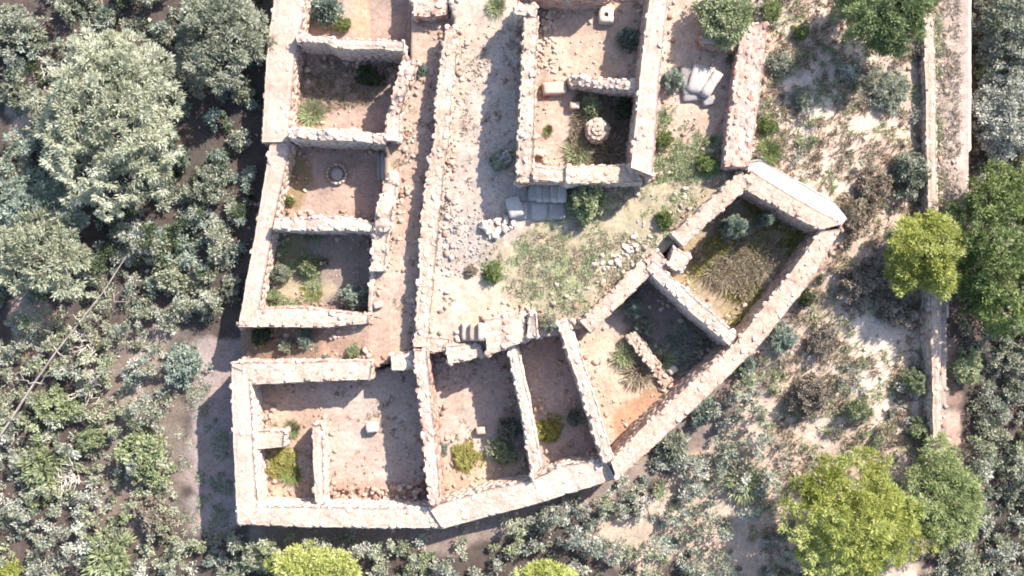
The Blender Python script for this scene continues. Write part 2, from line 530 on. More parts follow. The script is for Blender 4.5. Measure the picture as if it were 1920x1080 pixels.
paint([(1215, 510), (1380, 650), (1290, 720), (1150, 590)], (0.20, 0.17, 0.16), 5, 0.8, mask=mRB, z=0)  # cast shade of the dividing wall painted into the floor colour
paint([(1270, 470), (1390, 350), (1540, 430), (1390, 625), (1250, 510)], (0.35, 0.29, 0.19), 2, 0.9, mask=mRB, z=0)
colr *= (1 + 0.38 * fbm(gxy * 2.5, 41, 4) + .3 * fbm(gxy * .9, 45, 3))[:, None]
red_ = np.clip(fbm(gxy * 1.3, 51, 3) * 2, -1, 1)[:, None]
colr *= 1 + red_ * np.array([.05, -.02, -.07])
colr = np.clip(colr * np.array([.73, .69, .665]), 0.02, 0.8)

paint(PATH, (0.54, 0.43, 0.37), 0, mask=mP, z=1.05)
nx, ny = len(xs), len(ys)
idx = np.arange(nx * ny).reshape(ny, nx)
gf = np.stack([idx[:-1, :-1], idx[:-1, 1:], idx[1:, 1:], idx[1:, :-1]], -1).reshape(-1, 4)


def ground_mat():
    m, nt, out = new_mat('soil')
    L = nt.links.new
    b = N(nt, 'ShaderNodeBsdfPrincipled')
    b.inputs['Roughness'].default_value = 0.97
    b.inputs['Specular IOR Level'].default_value = 0.1
    at = N(nt, 'ShaderNodeAttribute')
    at.attribute_name = 'soil'
    geo = N(nt, 'ShaderNodeNewGeometry')
    n1 = N(nt, 'ShaderNodeTexNoise')
    n1.inputs['Scale'].default_value = 7
    n1.inputs['Detail'].default_value = 8
    n1.inputs['Roughness'].default_value = 0.75
    L(geo.outputs['Position'], n1.inputs['Vector'])
    r1 = ramp(nt, [(0.3, (0.55, 0.52, 0.5)), (0.5, (1, 1, 1)), (0.7, (1.3, 1.28, 1.25))])
    L(n1.outputs[0], r1.inputs[0])
    c = mixc(nt, at.outputs['Color'], r1.outputs[0], 0.8, 'MULTIPLY')
    v = N(nt, 'ShaderNodeTexVoronoi')
    v.inputs['Scale'].default_value = 14
    L(geo.outputs['Position'], v.inputs['Vector'])
    r2 = ramp(nt, [(0.0, (1.25, 1.22, 1.2)), (0.18, (1.1, 1.1, 1.1)), (0.3, (0.95, 0.95, 0.95)), (0.7, (0.85, 0.83, 0.8))])
    L(v.outputs['Distance'], r2.inputs[0])
    c = mixc(nt, c, r2.outputs[0], 0.6, 'MULTIPLY')
    L(c, b.inputs['Base Color'])
    bp = N(nt, 'ShaderNodeBump')
    bp.inputs['Strength'].default_value = 0.6
    bp.inputs['Distance'].default_value = 0.05
    L(n1.outputs[0], bp.inputs['Height'])
    L(bp.outputs[0], b.inputs['Normal'])
    L(b.outputs[0], out.inputs[0])
    return m


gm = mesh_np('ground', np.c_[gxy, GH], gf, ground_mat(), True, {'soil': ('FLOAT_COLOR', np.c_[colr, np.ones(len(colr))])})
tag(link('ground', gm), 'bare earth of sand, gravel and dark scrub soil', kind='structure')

# the eastern footpath: trodden earth laid on its bank
pm = pip(GX.ravel(), GY.ravel(), poly_w([(1757, -90), (1820, -90), (1818, 200), (1816, 340), (1808, 420), (1786, 520), (1776, 600), (1776, 845), (1764, 845)], 1.05))
pf = gf[pm[gf].all(1)]
used, inv = np.unique(pf, return_inverse=True)
pcol = np.array([0.36, 0.28, 0.235]) * (1 + .7 * fbm(gxy[used] * 2.2, 61, 4))[:, None]
brown = np.clip(fbm(gxy[used] * [2.6, .9], 63, 3) * 3.5 + .35 - (gxy[used][:, 0] - 17.6) * .9, 0, 1)[:, None] * .75
pcol = pcol * (1 - brown) + np.array([0.235, 0.18, 0.15]) * brown
tag(link('footpath', mesh_np('footpath', np.c_[gxy[used], GH[used] + .012], inv.reshape(-1, 4), gm.materials[0], True, {'soil': ('FLOAT_COLOR', np.c_[pcol, np.ones(len(pcol))])})), 'pinkish trodden footpath on a low bank', kind='structure')

# ------------------------------------------------------------------ rocks
def rock_mesh(seed, mat, flat=0.45):
    r = np.random.default_rng(seed)
    n = 5 + seed % 3
    vs = []
    for zz, k in ((-0.5, 0.9), (0.2, 1.0), (0.5, 0.8)):
        for a in range(n):
            th = 2 * math.pi * a / n + r.uniform(-.3, .3)
            rr = 0.5 * k * r.uniform(0.74, 1.16)
            vs.append((math.cos(th) * rr, math.sin(th) * rr * 0.78, (zz + r.uniform(-.08, .08)) * flat))
    vs.append((r.uniform(-.06, .06), r.uniform(-.06, .06), 0.56 * flat))
    fs = []
    for q in range(2):
        for a in range(n):
            b = (a + 1) % n
            fs.append((q * n + a, q * n + b, (q + 1) * n + b, (q + 1) * n + a))
    for a in range(n):
        fs.append((2 * n + a, 2 * n + (a + 1) % n, 3 * n))
    return mesh_np('stone', np.array(vs), fs, mat)


ROCKS = {}
for key, mt in (('pale', M_STONE), ('red', M_STONE_RED), ('grey', M_STONE_GREY), ('white', M_STONE_PALE)):
    ROCKS[key] = [rock_mesh(i * 13 + len(key), mt) for i in range(8)]


def place_stone(parent, key, loc, size, rz, tilt=0.12, name='stone', origin=(0, 0, 0), flat=1.0):
    o = bpy.data.objects.new(name, random.choice(ROCKS[key]))
    COL.objects.link(o)
    o.location = [float(loc[i] - origin[i]) for i in range(3)]
    o.rotation_euler = (random.uniform(-tilt, tilt), random.uniform(-tilt, tilt), rz)
    o.scale = (size * random.uniform(.85, 1.2), size * random.uniform(.8, 1.1), size * random.uniform(.8, 1.1) * flat)
    if parent is not None:
        o.parent = parent
    return o


# many small boxes joined (facings, rubble)
BOXV = np.array([[-1, -1, -1], [1, -1, -1], [1, 1, -1], [-1, 1, -1], [-1, -1, 1], [1, -1, 1], [1, 1, 1], [-1, 1, 1]], float) * 0.5
BOXF = np.array([[0, 3, 2, 1], [4, 5, 6, 7], [0, 1, 5, 4], [1, 2, 6, 5], [2, 3, 7, 6], [3, 0, 4, 7]])


def boxes(centres, ax, ay, az, sizes, jit=0.12, taper=0.75):
    """joined stones: local axes ax, ay, az (n,3); sizes (n,3); the az end is tapered"""
    n = len(centres)
    v = np.repeat(BOXV[None], n, 0) + R.uniform(-jit, jit, (n, 8, 3))
    v[:, 4:, :2] *= taper
    v = v * sizes[:, None, :]
    P = centres[:, None, :] + v[..., 0:1] * ax[:, None, :] + v[..., 1:2] * ay[:, None, :] + v[..., 2:3] * az[:, None, :]
    f = (BOXF[None] + 8 * np.arange(n)[:, None, None]).reshape(-1, 4)
    tint = np.repeat(R.uniform(-.22, .25, n), 8)
    return P.reshape(-1, 3), f, tint


# ------------------------------------------------------------------ walls
SPILL = []


def wall(label, st, z, zb, key='pale', core=None, cover=0.8, prof=0.10, rough=0.05, batter=0.015, group=None, name='stone_wall', cat='stone wall', stone=(0.15, 0.33), face=True, batter_r=None, seed=None):
    """st: stations (lx,ly, rx,ry[, z]) - the two top edges along the wall; z crest level, zb level of its foot"""
    seed = seed if seed is not None else int(abs(hash(label))) % 9973
    seed = sum(ord(ch) * (i + 1) for i, ch in enumerate(label)) % 9973
    core = core or M_CORE
    Lp, Rp, Zp = [], [], []
    for s in st:
        zz = s[4] if len(s) > 4 else z
        Lp.append(W(s[0], s[1], zz)); Rp.append(W(s[2], s[3], zz)); Zp.append(zz)
    Lp, Rp, Zp = np.array(Lp), np.array(Rp), np.array(Zp)
    C = (Lp + Rp) / 2
    seg = np.r_[0, np.cumsum(np.hypot(*np.diff(C, axis=0).T))]
    n = max(5, int(seg[-1] / 0.11) + 1)
    s = np.linspace(0, seg[-1], n)
    ip = lambda a: np.interp(s, seg, a)
    L = np.c_[ip(Lp[:, 0]), ip(Lp[:, 1])]
    Rr = np.c_[ip(Rp[:, 0]), ip(Rp[:, 1])]
    Z = ip(Zp)
    width = np.hypot(*(Rr - L).T)
    nv = max(5, int(width.mean() / 0.11) + 1)
    t = np.linspace(0, 1, nv)
    dirw = (Rr - L) / width[:, None]
    jl = 0.10 * fbm(np.c_[s * 1.7, s * 0 + 3.3], seed) + 0.07 * fbm(np.c_[s * 5, s * 0 + 1.3], seed + 5)
    jr = 0.10 * fbm(np.c_[s * 1.7, s * 0 + 9.3], seed + 7) + 0.07 * fbm(np.c_[s * 5, s * 0 + 7.3], seed + 9)
    kj = 0.35 + rough * 7
    L = L + dirw * (jl * kj)[:, None]
    Rr = Rr - dirw * (jr * kj)[:, None]
    top = L[:, None, :] * (1 - t)[None, :, None] + Rr[:, None, :] * t[None, :, None]     # n,nv,2
    zz = Z[:, None] + (prof * 2.2 * fbm(np.c_[s * 0.9, s * 0 + 5.1], seed + 3, 3) + prof * 1.0 * fbm(np.c_[s * 3.2, s * 0 + 2.1], seed + 4, 2))[:, None]
    flat2 = top.reshape(-1, 2)
    zt = zz + (rough * 1.8 * fbm(flat2 * 4.0, seed + 11, 3)).reshape(n, nv)
    edge = np.minimum(t, 1 - t) * width.mean()
    zt = zt - 0.05 * np.exp(-(edge / 0.06) ** 2)[None, :]
    org = np.array([C[:, 0].mean(), C[:, 1].mean(), zb])
    verts = [np.c_[flat2, zt.ravel()]]
    faces = []
    I = np.arange(n * nv).reshape(n, nv)
    faces.append(np.stack([I[:-1, :-1], I[:-1, 1:], I[1:, 1:], I[1:, :-1]], -1).reshape(-1, 4)[:, ::-1])
    # perimeter ring
    per = np.concatenate([I[:, 0], I[-1, 1:], I[-2::-1, -1], I[0, -2:0:-1]])
    pv = verts[0][per]
    nxt = np.roll(pv[:, :2], -1, 0) - np.roll(pv[:, :2], 1, 0)
    nrm = np.c_[-nxt[:, 1], nxt[:, 0]]
    nrm /= np.linalg.norm(nrm, axis=1)[:, None] + 1e-9
    cen = pv[:, :2].mean(0)
    # orientation check by signed area
    x_, y_ = pv[:, 0], pv[:, 1]
    if np.sum(x_ * np.roll(y_, -1) - y_ * np.roll(x_, -1)) > 0:
        nrm = -nrm
    hmean = Z.mean() - zb
    nz = max(2, int(hmean / 0.22) + 1)
    prev = per
    base_n = n * nv
    for k in range(1, nz + 1):
        f = k / nz
        zrow = pv[:, 2] * (1 - f) + (zb - 0.25) * f
        q = np.c_[pv[:, :2] * 2.2, zrow * 2.2]
        dsp = batter * (pv[:, 2] - zrow) + rough * 1.6 * fbm(q, seed + 13, 3)
        row = np.c_[pv[:, :2] + nrm * dsp[:, None], zrow]
        verts.append(row)
        ids = base_n + np.arange(len(per))
        base_n += len(per)
        faces.append(np.stack([prev, np.roll(prev, -1), np.roll(ids, -1), ids], -1))
        prev = ids
    V = np.concatenate(verts) - org
    Fc = np.concatenate(faces)
    me = mesh_np(name, V, Fc, core, True)
    o = tag(link(name, me, loc=org), label, cat, group, 'thing')
    # stones fallen to the foot of the wall
    for _ in range(int(len(per) * (0.8 if face else .15))):
        k = R.integers(len(per))
        dd = abs(R.normal(0, .28)) + .06 + batter * (pv[k, 2] - zb)
        SPILL.append((pv[k, 0] + nrm[k, 0] * dd, pv[k, 1] + nrm[k, 1] * dd, .06 + .24 * R.random() ** 2.6))
    # facing stones in courses on every side
    if face:
        cs, ax, ay, az, sz = [], [], [], [], []
        plen = np.hypot(*(np.roll(pv[:, :2], -1, 0) - pv[:, :2]).T)
        cum = np.r_[0, np.cumsum(plen)]
        tot = cum[-1]
        zc = zb + 0.05
        ztop = pv[:, 2].min()
        while zc < pv[:, 2].max() - 0.06:
            hh = R.uniform(0.13, 0.2)
            u = R.uniform(0, 0.3)
            while u < tot - 0.05:
                ln = R.uniform(0.18, 0.42)
                k = min(np.searchsorted(cum, (u + ln / 2) % tot, side='right') - 1, len(pv) - 1)
                if zc + hh < pv[k, 2] + 0.03 and R.random() < 0.9:
                    nn = nrm[k]
                    c0 = pv[k, :2] + nn * (batter * (pv[k, 2] - zc) - 0.035)
                    cs.append((c0[0], c0[1], zc + hh / 2))
                    ax.append((nn[1], -nn[0], 0)); ay.append((0, 0, 1)); az.append((nn[0], nn[1], 0))
                    sz.append((ln * 0.9, hh * 0.88, R.uniform(0.10, 0.17)))
                u += ln
            zc += hh
        if cs:
            P, f, ti = boxes(np.array(cs) - org, *map(np.array, (ax, ay, az)), np.array(sz), 0.1, 0.8)
            fm = mesh_np('facing_stones', P, f, {'pale': M_STONE, 'red': M_STONE_RED, 'grey': M_STONE_GREY, 'white': M_STONE_PALE}[key], False, {'tint': ('FLOAT', ti)})
            tag(link('facing_stones', fm, o), kind='stuff')
    # coping stones, one object each
    area = seg[-1] * width.mean()
    count = min(290, int(cover * area / 0.055))
    pts = []
    tries = 0
    while len(pts) < count and tries < count * 14:
        tries += 1
        a, b = R.random(), R.random()
        if R.random() < 0.35:
            b = 0.04 if R.random() < 0.5 else 0.96
        ii, jj = int(a * (n - 1)), int(b * (nv - 1))
        p = np.array([*top[ii, jj], zt[ii, jj]])
        sz_ = R.uniform(*stone)
        if any((p[0] - q[0]) ** 2 + (p[1] - q[1]) ** 2 < (0.36 * (sz_ + q[2])) ** 2 for q in pts):
            continue
        pts.append((p[0], p[1], sz_))
        tg = C[-1] - C[0]
        place_stone(o, key, (p[0], p[1], p[2] + sz_ * R.uniform(-0.19, -0.07)), sz_, math.atan2(tg[1], tg[0]) + R.normal(0, 0.5), origin=org, flat=R.uniform(.7, 1.1))
    return o


LEFT_G = 'walls of the western row of rooms'
LOW_G = 'walls of the southern rooms'
MID_G = 'walls of the central building'
# western row
wall('thick pinkish outer wall of the western rooms, upper stretch, with clean squared end', [(516, -70, 582, -70), (514, -5, 573, 0), (500, 95, 554, 95), (491, 266, 540, 266)], 1.0, -.4, core=M_CORE_PINK, cover=.16, prof=.03, rough=.025, group=LEFT_G)
wall('narrower pinkish outer wall slanting beside the stone ring room', [(506, 269, 545, 268), (481, 420, 512, 420), (446, 612, 482, 600)], .9, -.4, core=M_CORE_PINK, cover=.16, prof=.03, rough=.025, group=LEFT_G)
wall('rough cross wall below the room with blue-green bush and yellow earth', [(553, 64, 556, 77, 1.5), (610, 68, 610, 80, 1.6), (628, 71, 628, 88, 1.7), (757, 78, 757, 95, 1.7)], 1.8, -.3, 'white', M_CORE_PALE, 1.0, .12, group=LEFT_G)
wall('white-topped cross wall just above the room with the stone ring', [(542, 242, 545, 259, 1.6), (620, 242, 620, 262, 1.9), (680, 245, 680, 264, 1.7), (724, 254, 724, 270, 1.6)], 1.8, -.3, 'white', M_CORE_PALE, 1.0, .2, group=LEFT_G)
wall('white-topped cross wall just below the room with the stone ring', [(516, 413, 512, 430, 1.4), (595, 407, 595, 432, 1.6), (657, 409, 657, 432, 1.6), (706, 421, 705, 435, 1.4)], 1.5, -.3, 'white', M_CORE_PALE, 1.0, .12, group=LEFT_G)
wall('low end wall closing the western rooms beside the sandy passage', [(484, 579, 447, 612), (560, 576, 560, 613), (632, 585, 632, 612), (691, 590, 690, 606)], 1.2, -.2, 'red', M_CORE_PALE, .7, .08, group=LEFT_G)
wall('crumbling red stone wall along the lane beside the dark upper room', [(757, 106, 784, 112, 1.8), (738, 165, 764, 165, 1.7), (726, 215, 750, 215, 1.5), (724, 262, 748, 264, 1.7)], 1.7, -.3, 'red', M_CORE_PINK, 1.1, .15, .08, group=LEFT_G)
wall('crumbling pale stone wall along the lane beside the overgrown room', [(720, 341, 744, 341, 1.5), (707, 390, 734, 392, 1.8), (704, 425, 730, 428, 1.8), (697, 440, 726, 440, 1.6), (695, 508, 719, 508, 1.5)], 1.7, -.3, 'pale', M_CORE, .9, .15, .08, group=LEFT_G)
wall('thin low stone kerb at the lane edge of the overgrown room', [(694, 508, 703, 508), (690, 590, 699, 590)], 1.05, -.3, 'pale', M_CORE_PALE, .7, .06, stone=(.14, .24), group=LEFT_G)
wall('fallen block of pinkish masonry standing at the head of the lane', [(776, -4, 776, 30), (812, -6, 812, 31), (840, -6, 838, 26)], 1.5, .8, 'red', M_CORE, 1.1, .08)
# street edge
wall('long rubble kerb wall between the shaded lane and the gravel street', [(838, 50, 858, 52, 1.8), (827, 105, 856, 106, 1.75), (821, 160, 848, 160, 1.8), (814, 267, 842, 267, 1.75), (805, 307, 834, 308, 1.7), (790, 402, 824, 403, 1.72), (787, 505, 815, 506, 1.7), (776, 650, 800, 650, 1.75)], 1.7, .8, 'pale', M_CORE, .95, .07, .06, stone=(.16, .36))
# southern rooms
wall('pale north wall of the large southwestern room with red stones on its edge', [(434, 681, 434, 724), (547, 678, 557, 716), (640, 678, 640, 713), (697, 677, 694, 711)], 1.5, -.1, 'red', M_CORE_PALE, .55, .06, group=LOW_G)
wall('short white wall stub at the doorway of the large southwestern room', [(733, 665, 735, 694), (786, 660, 784, 692)], 1.5, -.1, 'white', M_CORE_PALE, .8, .06, group=LOW_G)
wall('smooth pale outer west wall of the large southwestern room', [(433, 686, 467, 700), (436, 800, 472, 800), (444, 984, 482, 960)], 1.5, -.4, 'white', M_CORE_PALE, .14, .03, .025, group=LOW_G)
wall('pale outer south wall of the large southwestern room', [(446, 949, 446, 983), (591, 951, 574, 988), (700, 953, 700, 990), (806, 954, 832, 991)], 1.45, -.5, 'white', M_CORE_PALE, .45, .05, .03, group=LOW_G)
wall('broad pale outer wall curving below the two narrow southern rooms', [(804, 951, 830, 991), (931, 914, 945, 961), (1000, 900, 1020, 940), (1060, 872, 1085, 920), (1137, 864, 1154, 899)], 1.5, -.5, 'white', M_CORE_PALE, .35, .05, .03, group=LOW_G)
wall('long straight outer wall slanting along the southeastern rooms', [(1146, 866, 1158, 899), (1200, 808, 1226, 838), (1290, 724, 1324, 746), (1377, 645, 1414, 660), (1474, 524, 1508, 543), (1538, 434, 1580, 428)], 1.9, -.3, 'pale', M_CORE, .55, .05, .03, group=LOW_G)
wall('partition with red stones between the southwestern room and the next', [(776, 656, 800, 656), (790, 800, 814, 800), (806, 948, 826, 945)], 1.9, -.1, 'red', M_CORE_PALE, .8, .1, group=LOW_G)
wall('thin partition between the two narrow southern rooms', [(952, 648, 968, 642), (974, 755, 992, 752), (999, 903, 1014, 874)], 1.8, -.1, 'white', M_CORE_PALE, .7, .07, stone=(.16, .3), group=LOW_G)
wall('thin leaning partition beside the sunlit sandy room', [(1046, 606, 1066, 598), (1058, 640, 1080, 635), (1095, 750, 1115, 745), (1132, 868, 1150, 860)], 1.9, -.1, 'white', M_CORE_PALE, .7, .07, stone=(.16, .3), group=LOW_G)
wall('slanting wall between terrace and the overgrown northeastern room', [(1390, 322, 1410, 344), (1325, 380, 1345, 402), (1259, 439, 1281, 461)], 2.1, -.1, 'pale', M_CORE, .5, .05, group=LOW_G)
wall('slanting wall between terrace and the dark shaded room', [(1206, 487, 1222, 513), (1150, 540, 1168, 566), (1088, 602, 1108, 624)], 1.95, -.1, 'pale', M_CORE, .5, .06, group=LOW_G)
wall('low masonry threshold beside the small square niche', [(1232, 470, 1262, 500), (1208, 488, 1232, 514)], 1.85, -.1, 'red', M_CORE, .6, .05, group=LOW_G)
wall('square masonry pier jutting into the overgrown northeastern room', [(1264, 464, 1252, 500), (1296, 480, 1278, 512)], 2.0, -.1, 'pale', M_CORE, .6, .05, group=LOW_G)
wall('white cross wall dividing the two slanting southeastern rooms', [(1227, 488, 1211, 503), (1300, 556, 1284, 575), (1382, 628, 1368, 648)], 2.0, -.1, 'white', M_CORE_PALE, .5, .09, group=LOW_G)
wall('wide end wall of the northeastern room with sunlit white slope', [(1410, 322, 1386, 350), (1490, 370, 1464, 391), (1580, 420, 1535, 431)], 1.95, -.1, 'red', M_CORE, .5, .05, group=LOW_G)
wall('white plastered bank leaning on the outer side of the end wall', [(1402, 306, 1404, 330, 1.7), (1426, 300, 1420, 338, 1.85), (1567, 380, 1552, 408, 1.85), (1590, 408, 1576, 424, 1.7)], 1.8, .9, 'white', M_LIME, .04, .02, .02, batter=.3, group=LOW_G, face=False)
wall('low ruined line of rubble crossing the shaded southeastern room', [(1176, 632, 1192, 620), (1212, 682, 1228, 668), (1246, 728, 1262, 714)], .35, -.1, 'pale', M_CORE, 1.3, .2, .08, group=LOW_G)
wall('white inner partition standing in the large southwestern room', [(586, 799, 603, 796), (588, 870, 605, 870), (591, 945, 607, 945)], 1.2, -.1, 'white', M_CORE_PALE, .35, .05, group=LOW_G)
wall('short white spur jutting from the outer west wall', [(478, 810, 478, 843), (533, 809, 530, 838)], .9, -.1, 'white', M_CORE_PALE, .35, .05, group=LOW_G)
# terrace edge
wall('rubble retaining wall left of the small sunlit steps', [(800, 632, 802, 660), (842, 636, 840, 660)], 1.65, -.1, 'pale', M_CORE, .9, .06)
wall('squared pale masonry block below the small sunlit steps', [(836, 648, 841, 682), (870, 647, 872, 676), (901, 645, 906, 668)], 1.75, -.1, 'pale', M_CORE, .9, .06)
wall('yellowish rubble platform to the right of the small sunlit steps', [(909, 600, 914, 668, 2.15), (955, 592, 957, 648, 2.15), (984, 588, 988, 640, 2.05)], 2.1, -.1, 'pale', M_CORE, .9, .08, .06)
wall('narrow upright masonry corner at the end of the rubble platform', [(992, 590, 988, 636, 2.3), (1004, 586, 1008, 633, 2.4)], 2.3, -.1, 'white', M_CORE_PALE, .8, .06)
wall('low terrace edge above the narrow room with the ledge', [(1008, 612, 1010, 632), (1048, 606, 1050, 626)], 1.5, -.1, 'grey', M_CORE, .7, .08)
# central building
wall('rubble west wall of the central building along the street', [(984, 28, 1008, 28, 3.0), (980, 120, 1004, 120, 3.3), (974, 220, 1002, 220, 3.4), (972, 265, 1002, 265, 3.3), (970, 344, 1000, 338, 3.0)], 3.2, 1.4, 'pale', M_CORE, .95, .12, .07, group=MID_G)
wall('white rubble stub turning west at the corner of the central building', [(964, 10, 967, 26), (1006, 6, 1004, 32)], 3.0, 1.4, 'white', M_CORE_PALE, .9, .08, group=MID_G)
wall('smooth pinkish east wall of the central building', [(1226, -70, 1262, -70), (1217, 10, 1251, 10), (1200, 150, 1237, 150), (1183, 314, 1224, 330)], 3.3, 1.3, 'pale', M_CORE_PINK, .35, .05, .03, group=MID_G)
wall('pale south wall of the central building beside the shaded landing', [(1062, 312, 1062, 344, 3.2), (1183, 309, 1206, 341, 2.7)], 2.7, 1.3, 'pale', M_CORE, .7, .05, .03, group=MID_G)
wall('rough cross wall between the slab room and the mound room', [(1066, 142, 1068, 160, 2.0), (1120, 145, 1120, 163, 2.6), (1199, 152, 1196, 170, 2.9)], 2.6, 1.3, 'white', M_CORE_PALE, 1.0, .1, group=MID_G)
wall('end wall across the head of the slab room', [(1000, -34, 1000, -4, 2.8), (1130, -32, 1130, -3, 2.7), (1150, -32, 1150, -3, 1.7), (1200, -30, 1198, 0, 1.7), (1225, -30, 1222, 1, 2.8)], 2.8, 1.4, 'pale', M_CORE_PINK, .4, .2, group=MID_G)
wall('low earthen sill at the southern doorway of the central building', [(1000, 312, 1000, 336), (1062, 318, 1062, 340)], 3.1, 1.3, 'red', M_CORE, .6, .08, group=MID_G)  # sill raised well above the doorway so its shadow covers the landing
# eastern terrace
wall('wide low reddish wall of the eastern terrace enclosure', [(1399, 47, 1438, 42), (1386, 90, 1434, 110), (1372, 196, 1420, 214), (1360, 312, 1406, 312)], 2.4, 1.2, 'red', M_CORE_PINK, 1.0, .08, .07)
wall('short brown stone wall under the round dark bush', [(1314, 66, 1316, 82), (1350, 70, 1348, 86), (1386, 74, 1382, 92)], 2.2, 1.3, 'red', M_CORE_PINK, 1.0, .08)
wall('straight narrow kerb wall beside the eastern footpath', [(1731, -70, 1749, -70, 1.4), (1736, 148, 1755, 148, 1.38), (1742, 396, 1758, 396, 1.3), (1746, 582, 1761, 582, 1.35), (1752, 850, 1766, 850, 1.2)], 1.3, .3, 'pale', M_CORE, .35, .03, .02, name='kerb_wall', cat='low wall')

# ------------------------------------------------------------------ foliage builders
def unit(v):
    return v / (np.linalg.norm(v, axis=1)[:, None] + 1e-9)


def leafcloud(cent, rad, m, ln, wd, rng, centre=None, up=0.5, out=0.8, spread=1.0, tint_b=None, droop=0.0):
    """m leaves round every cluster centre; each leaf is a creased diamond pointing out of its cluster"""
    n = len(cent)
    c = np.repeat(cent, m, 0)
    r = np.repeat(rad, m)
    d = rng.normal(0, spread, (n * m, 3))
    if centre is not None:
        d += out * np.repeat(unit(cent - centre), m, 0)
    d[:, 2] += up
    d = unit(d)
    k = rng.uniform(0.25, 1.0, n * m)
    base = c + d * (r * k * 0.75)[:, None]
    L = ln * rng.uniform(.6, 1.3, n * m)
    Wd = wd * rng.uniform(.7, 1.3, n * m)
    tdir = unit(d + rng.normal(0, .45, d.shape) - np.array([0, 0, droop]))
    side = unit(np.cross(tdir, unit(rng.normal(0, .55, d.shape) + np.array([0.15, 0.15, 1.0]))))
    mid = base + tdir * (L * 0.45)[:, None]
    tip = base + tdir * L[:, None]
    V = np.stack([base, mid + side * (Wd / 2)[:, None], tip, mid - side * (Wd / 2)[:, None]], 1).reshape(-1, 3)
    f = np.arange(n * m * 4).reshape(-1, 4)
    tb = np.zeros(n) + .5 if tint_b is None else tint_b
    t = np.clip(np.repeat(tb, m) + rng.normal(0, .17, n * m), 0, 1)
    return V, f, np.repeat(t, 4)


def dome(rng, n, rx, ry, rz, inner=0.35, seed=0, lobes=0.35, low=-0.35):
    """cluster centres through an uneven crown, densest near its skin"""
    d = unit(rng.normal(0, 1, (n * 2, 3)))
    d = d[d[:, 2] > low][:n]
    k = 1 - inner * rng.random(len(d)) ** 2
    lb = 1 + lobes * 2 * fbm(d * 1.7 + seed * 3.1, seed) + lobes * 0.8 * fbm(d * 4.5 + seed, seed + 2)
    return d * (k * lb)[:, None] * np.array([rx, ry, rz])


def tube(paths, seg=6):
    """paths: list of (points, radii) -> joined tapered tubes"""
    V, Fq, o = [], [], 0
    for pts, rad in paths:
        pts = np.asarray(pts, float)
        tg = np.gradient(pts, axis=0)
        tg = unit(tg)
        ref = np.array([0.31, 0.17, 0.93]) if abs(tg[0, 2]) < .8 else np.array([1.0, .2, 0.1])
        a = unit(np.cross(tg, ref))
        b = np.cross(tg, a)
        th = np.linspace(0, 2 * math.pi, seg, endpoint=False)
        ring = pts[:, None] + (np.cos(th)[None, :, None] * a[:, None] + np.sin(th)[None, :, None] * b[:, None]) * np.asarray(rad)[:, None, None]
        n = len(pts)
        V.append(ring.reshape(-1, 3))
        I = np.arange(n * seg).reshape(n, seg) + o
        J = np.roll(I, -1, 1)
        Fq.append(np.stack([I[:-1], J[:-1], J[1:], I[1:]], -1).reshape(-1, 4))
        o += n * seg
    return np.concatenate(V), np.concatenate(Fq)


def limb(rng, p0, p1, r0, r1, wig=0.12, n=6):
    t = np.linspace(0, 1, n)[:, None]
    pts = p0 * (1 - t) + p1 * t
    pts[1:-1] += rng.normal(0, wig, (n - 2, 3)) * np.linalg.norm(p1 - p0) * 0.5
    return pts, np.linspace(r0, r1, n)


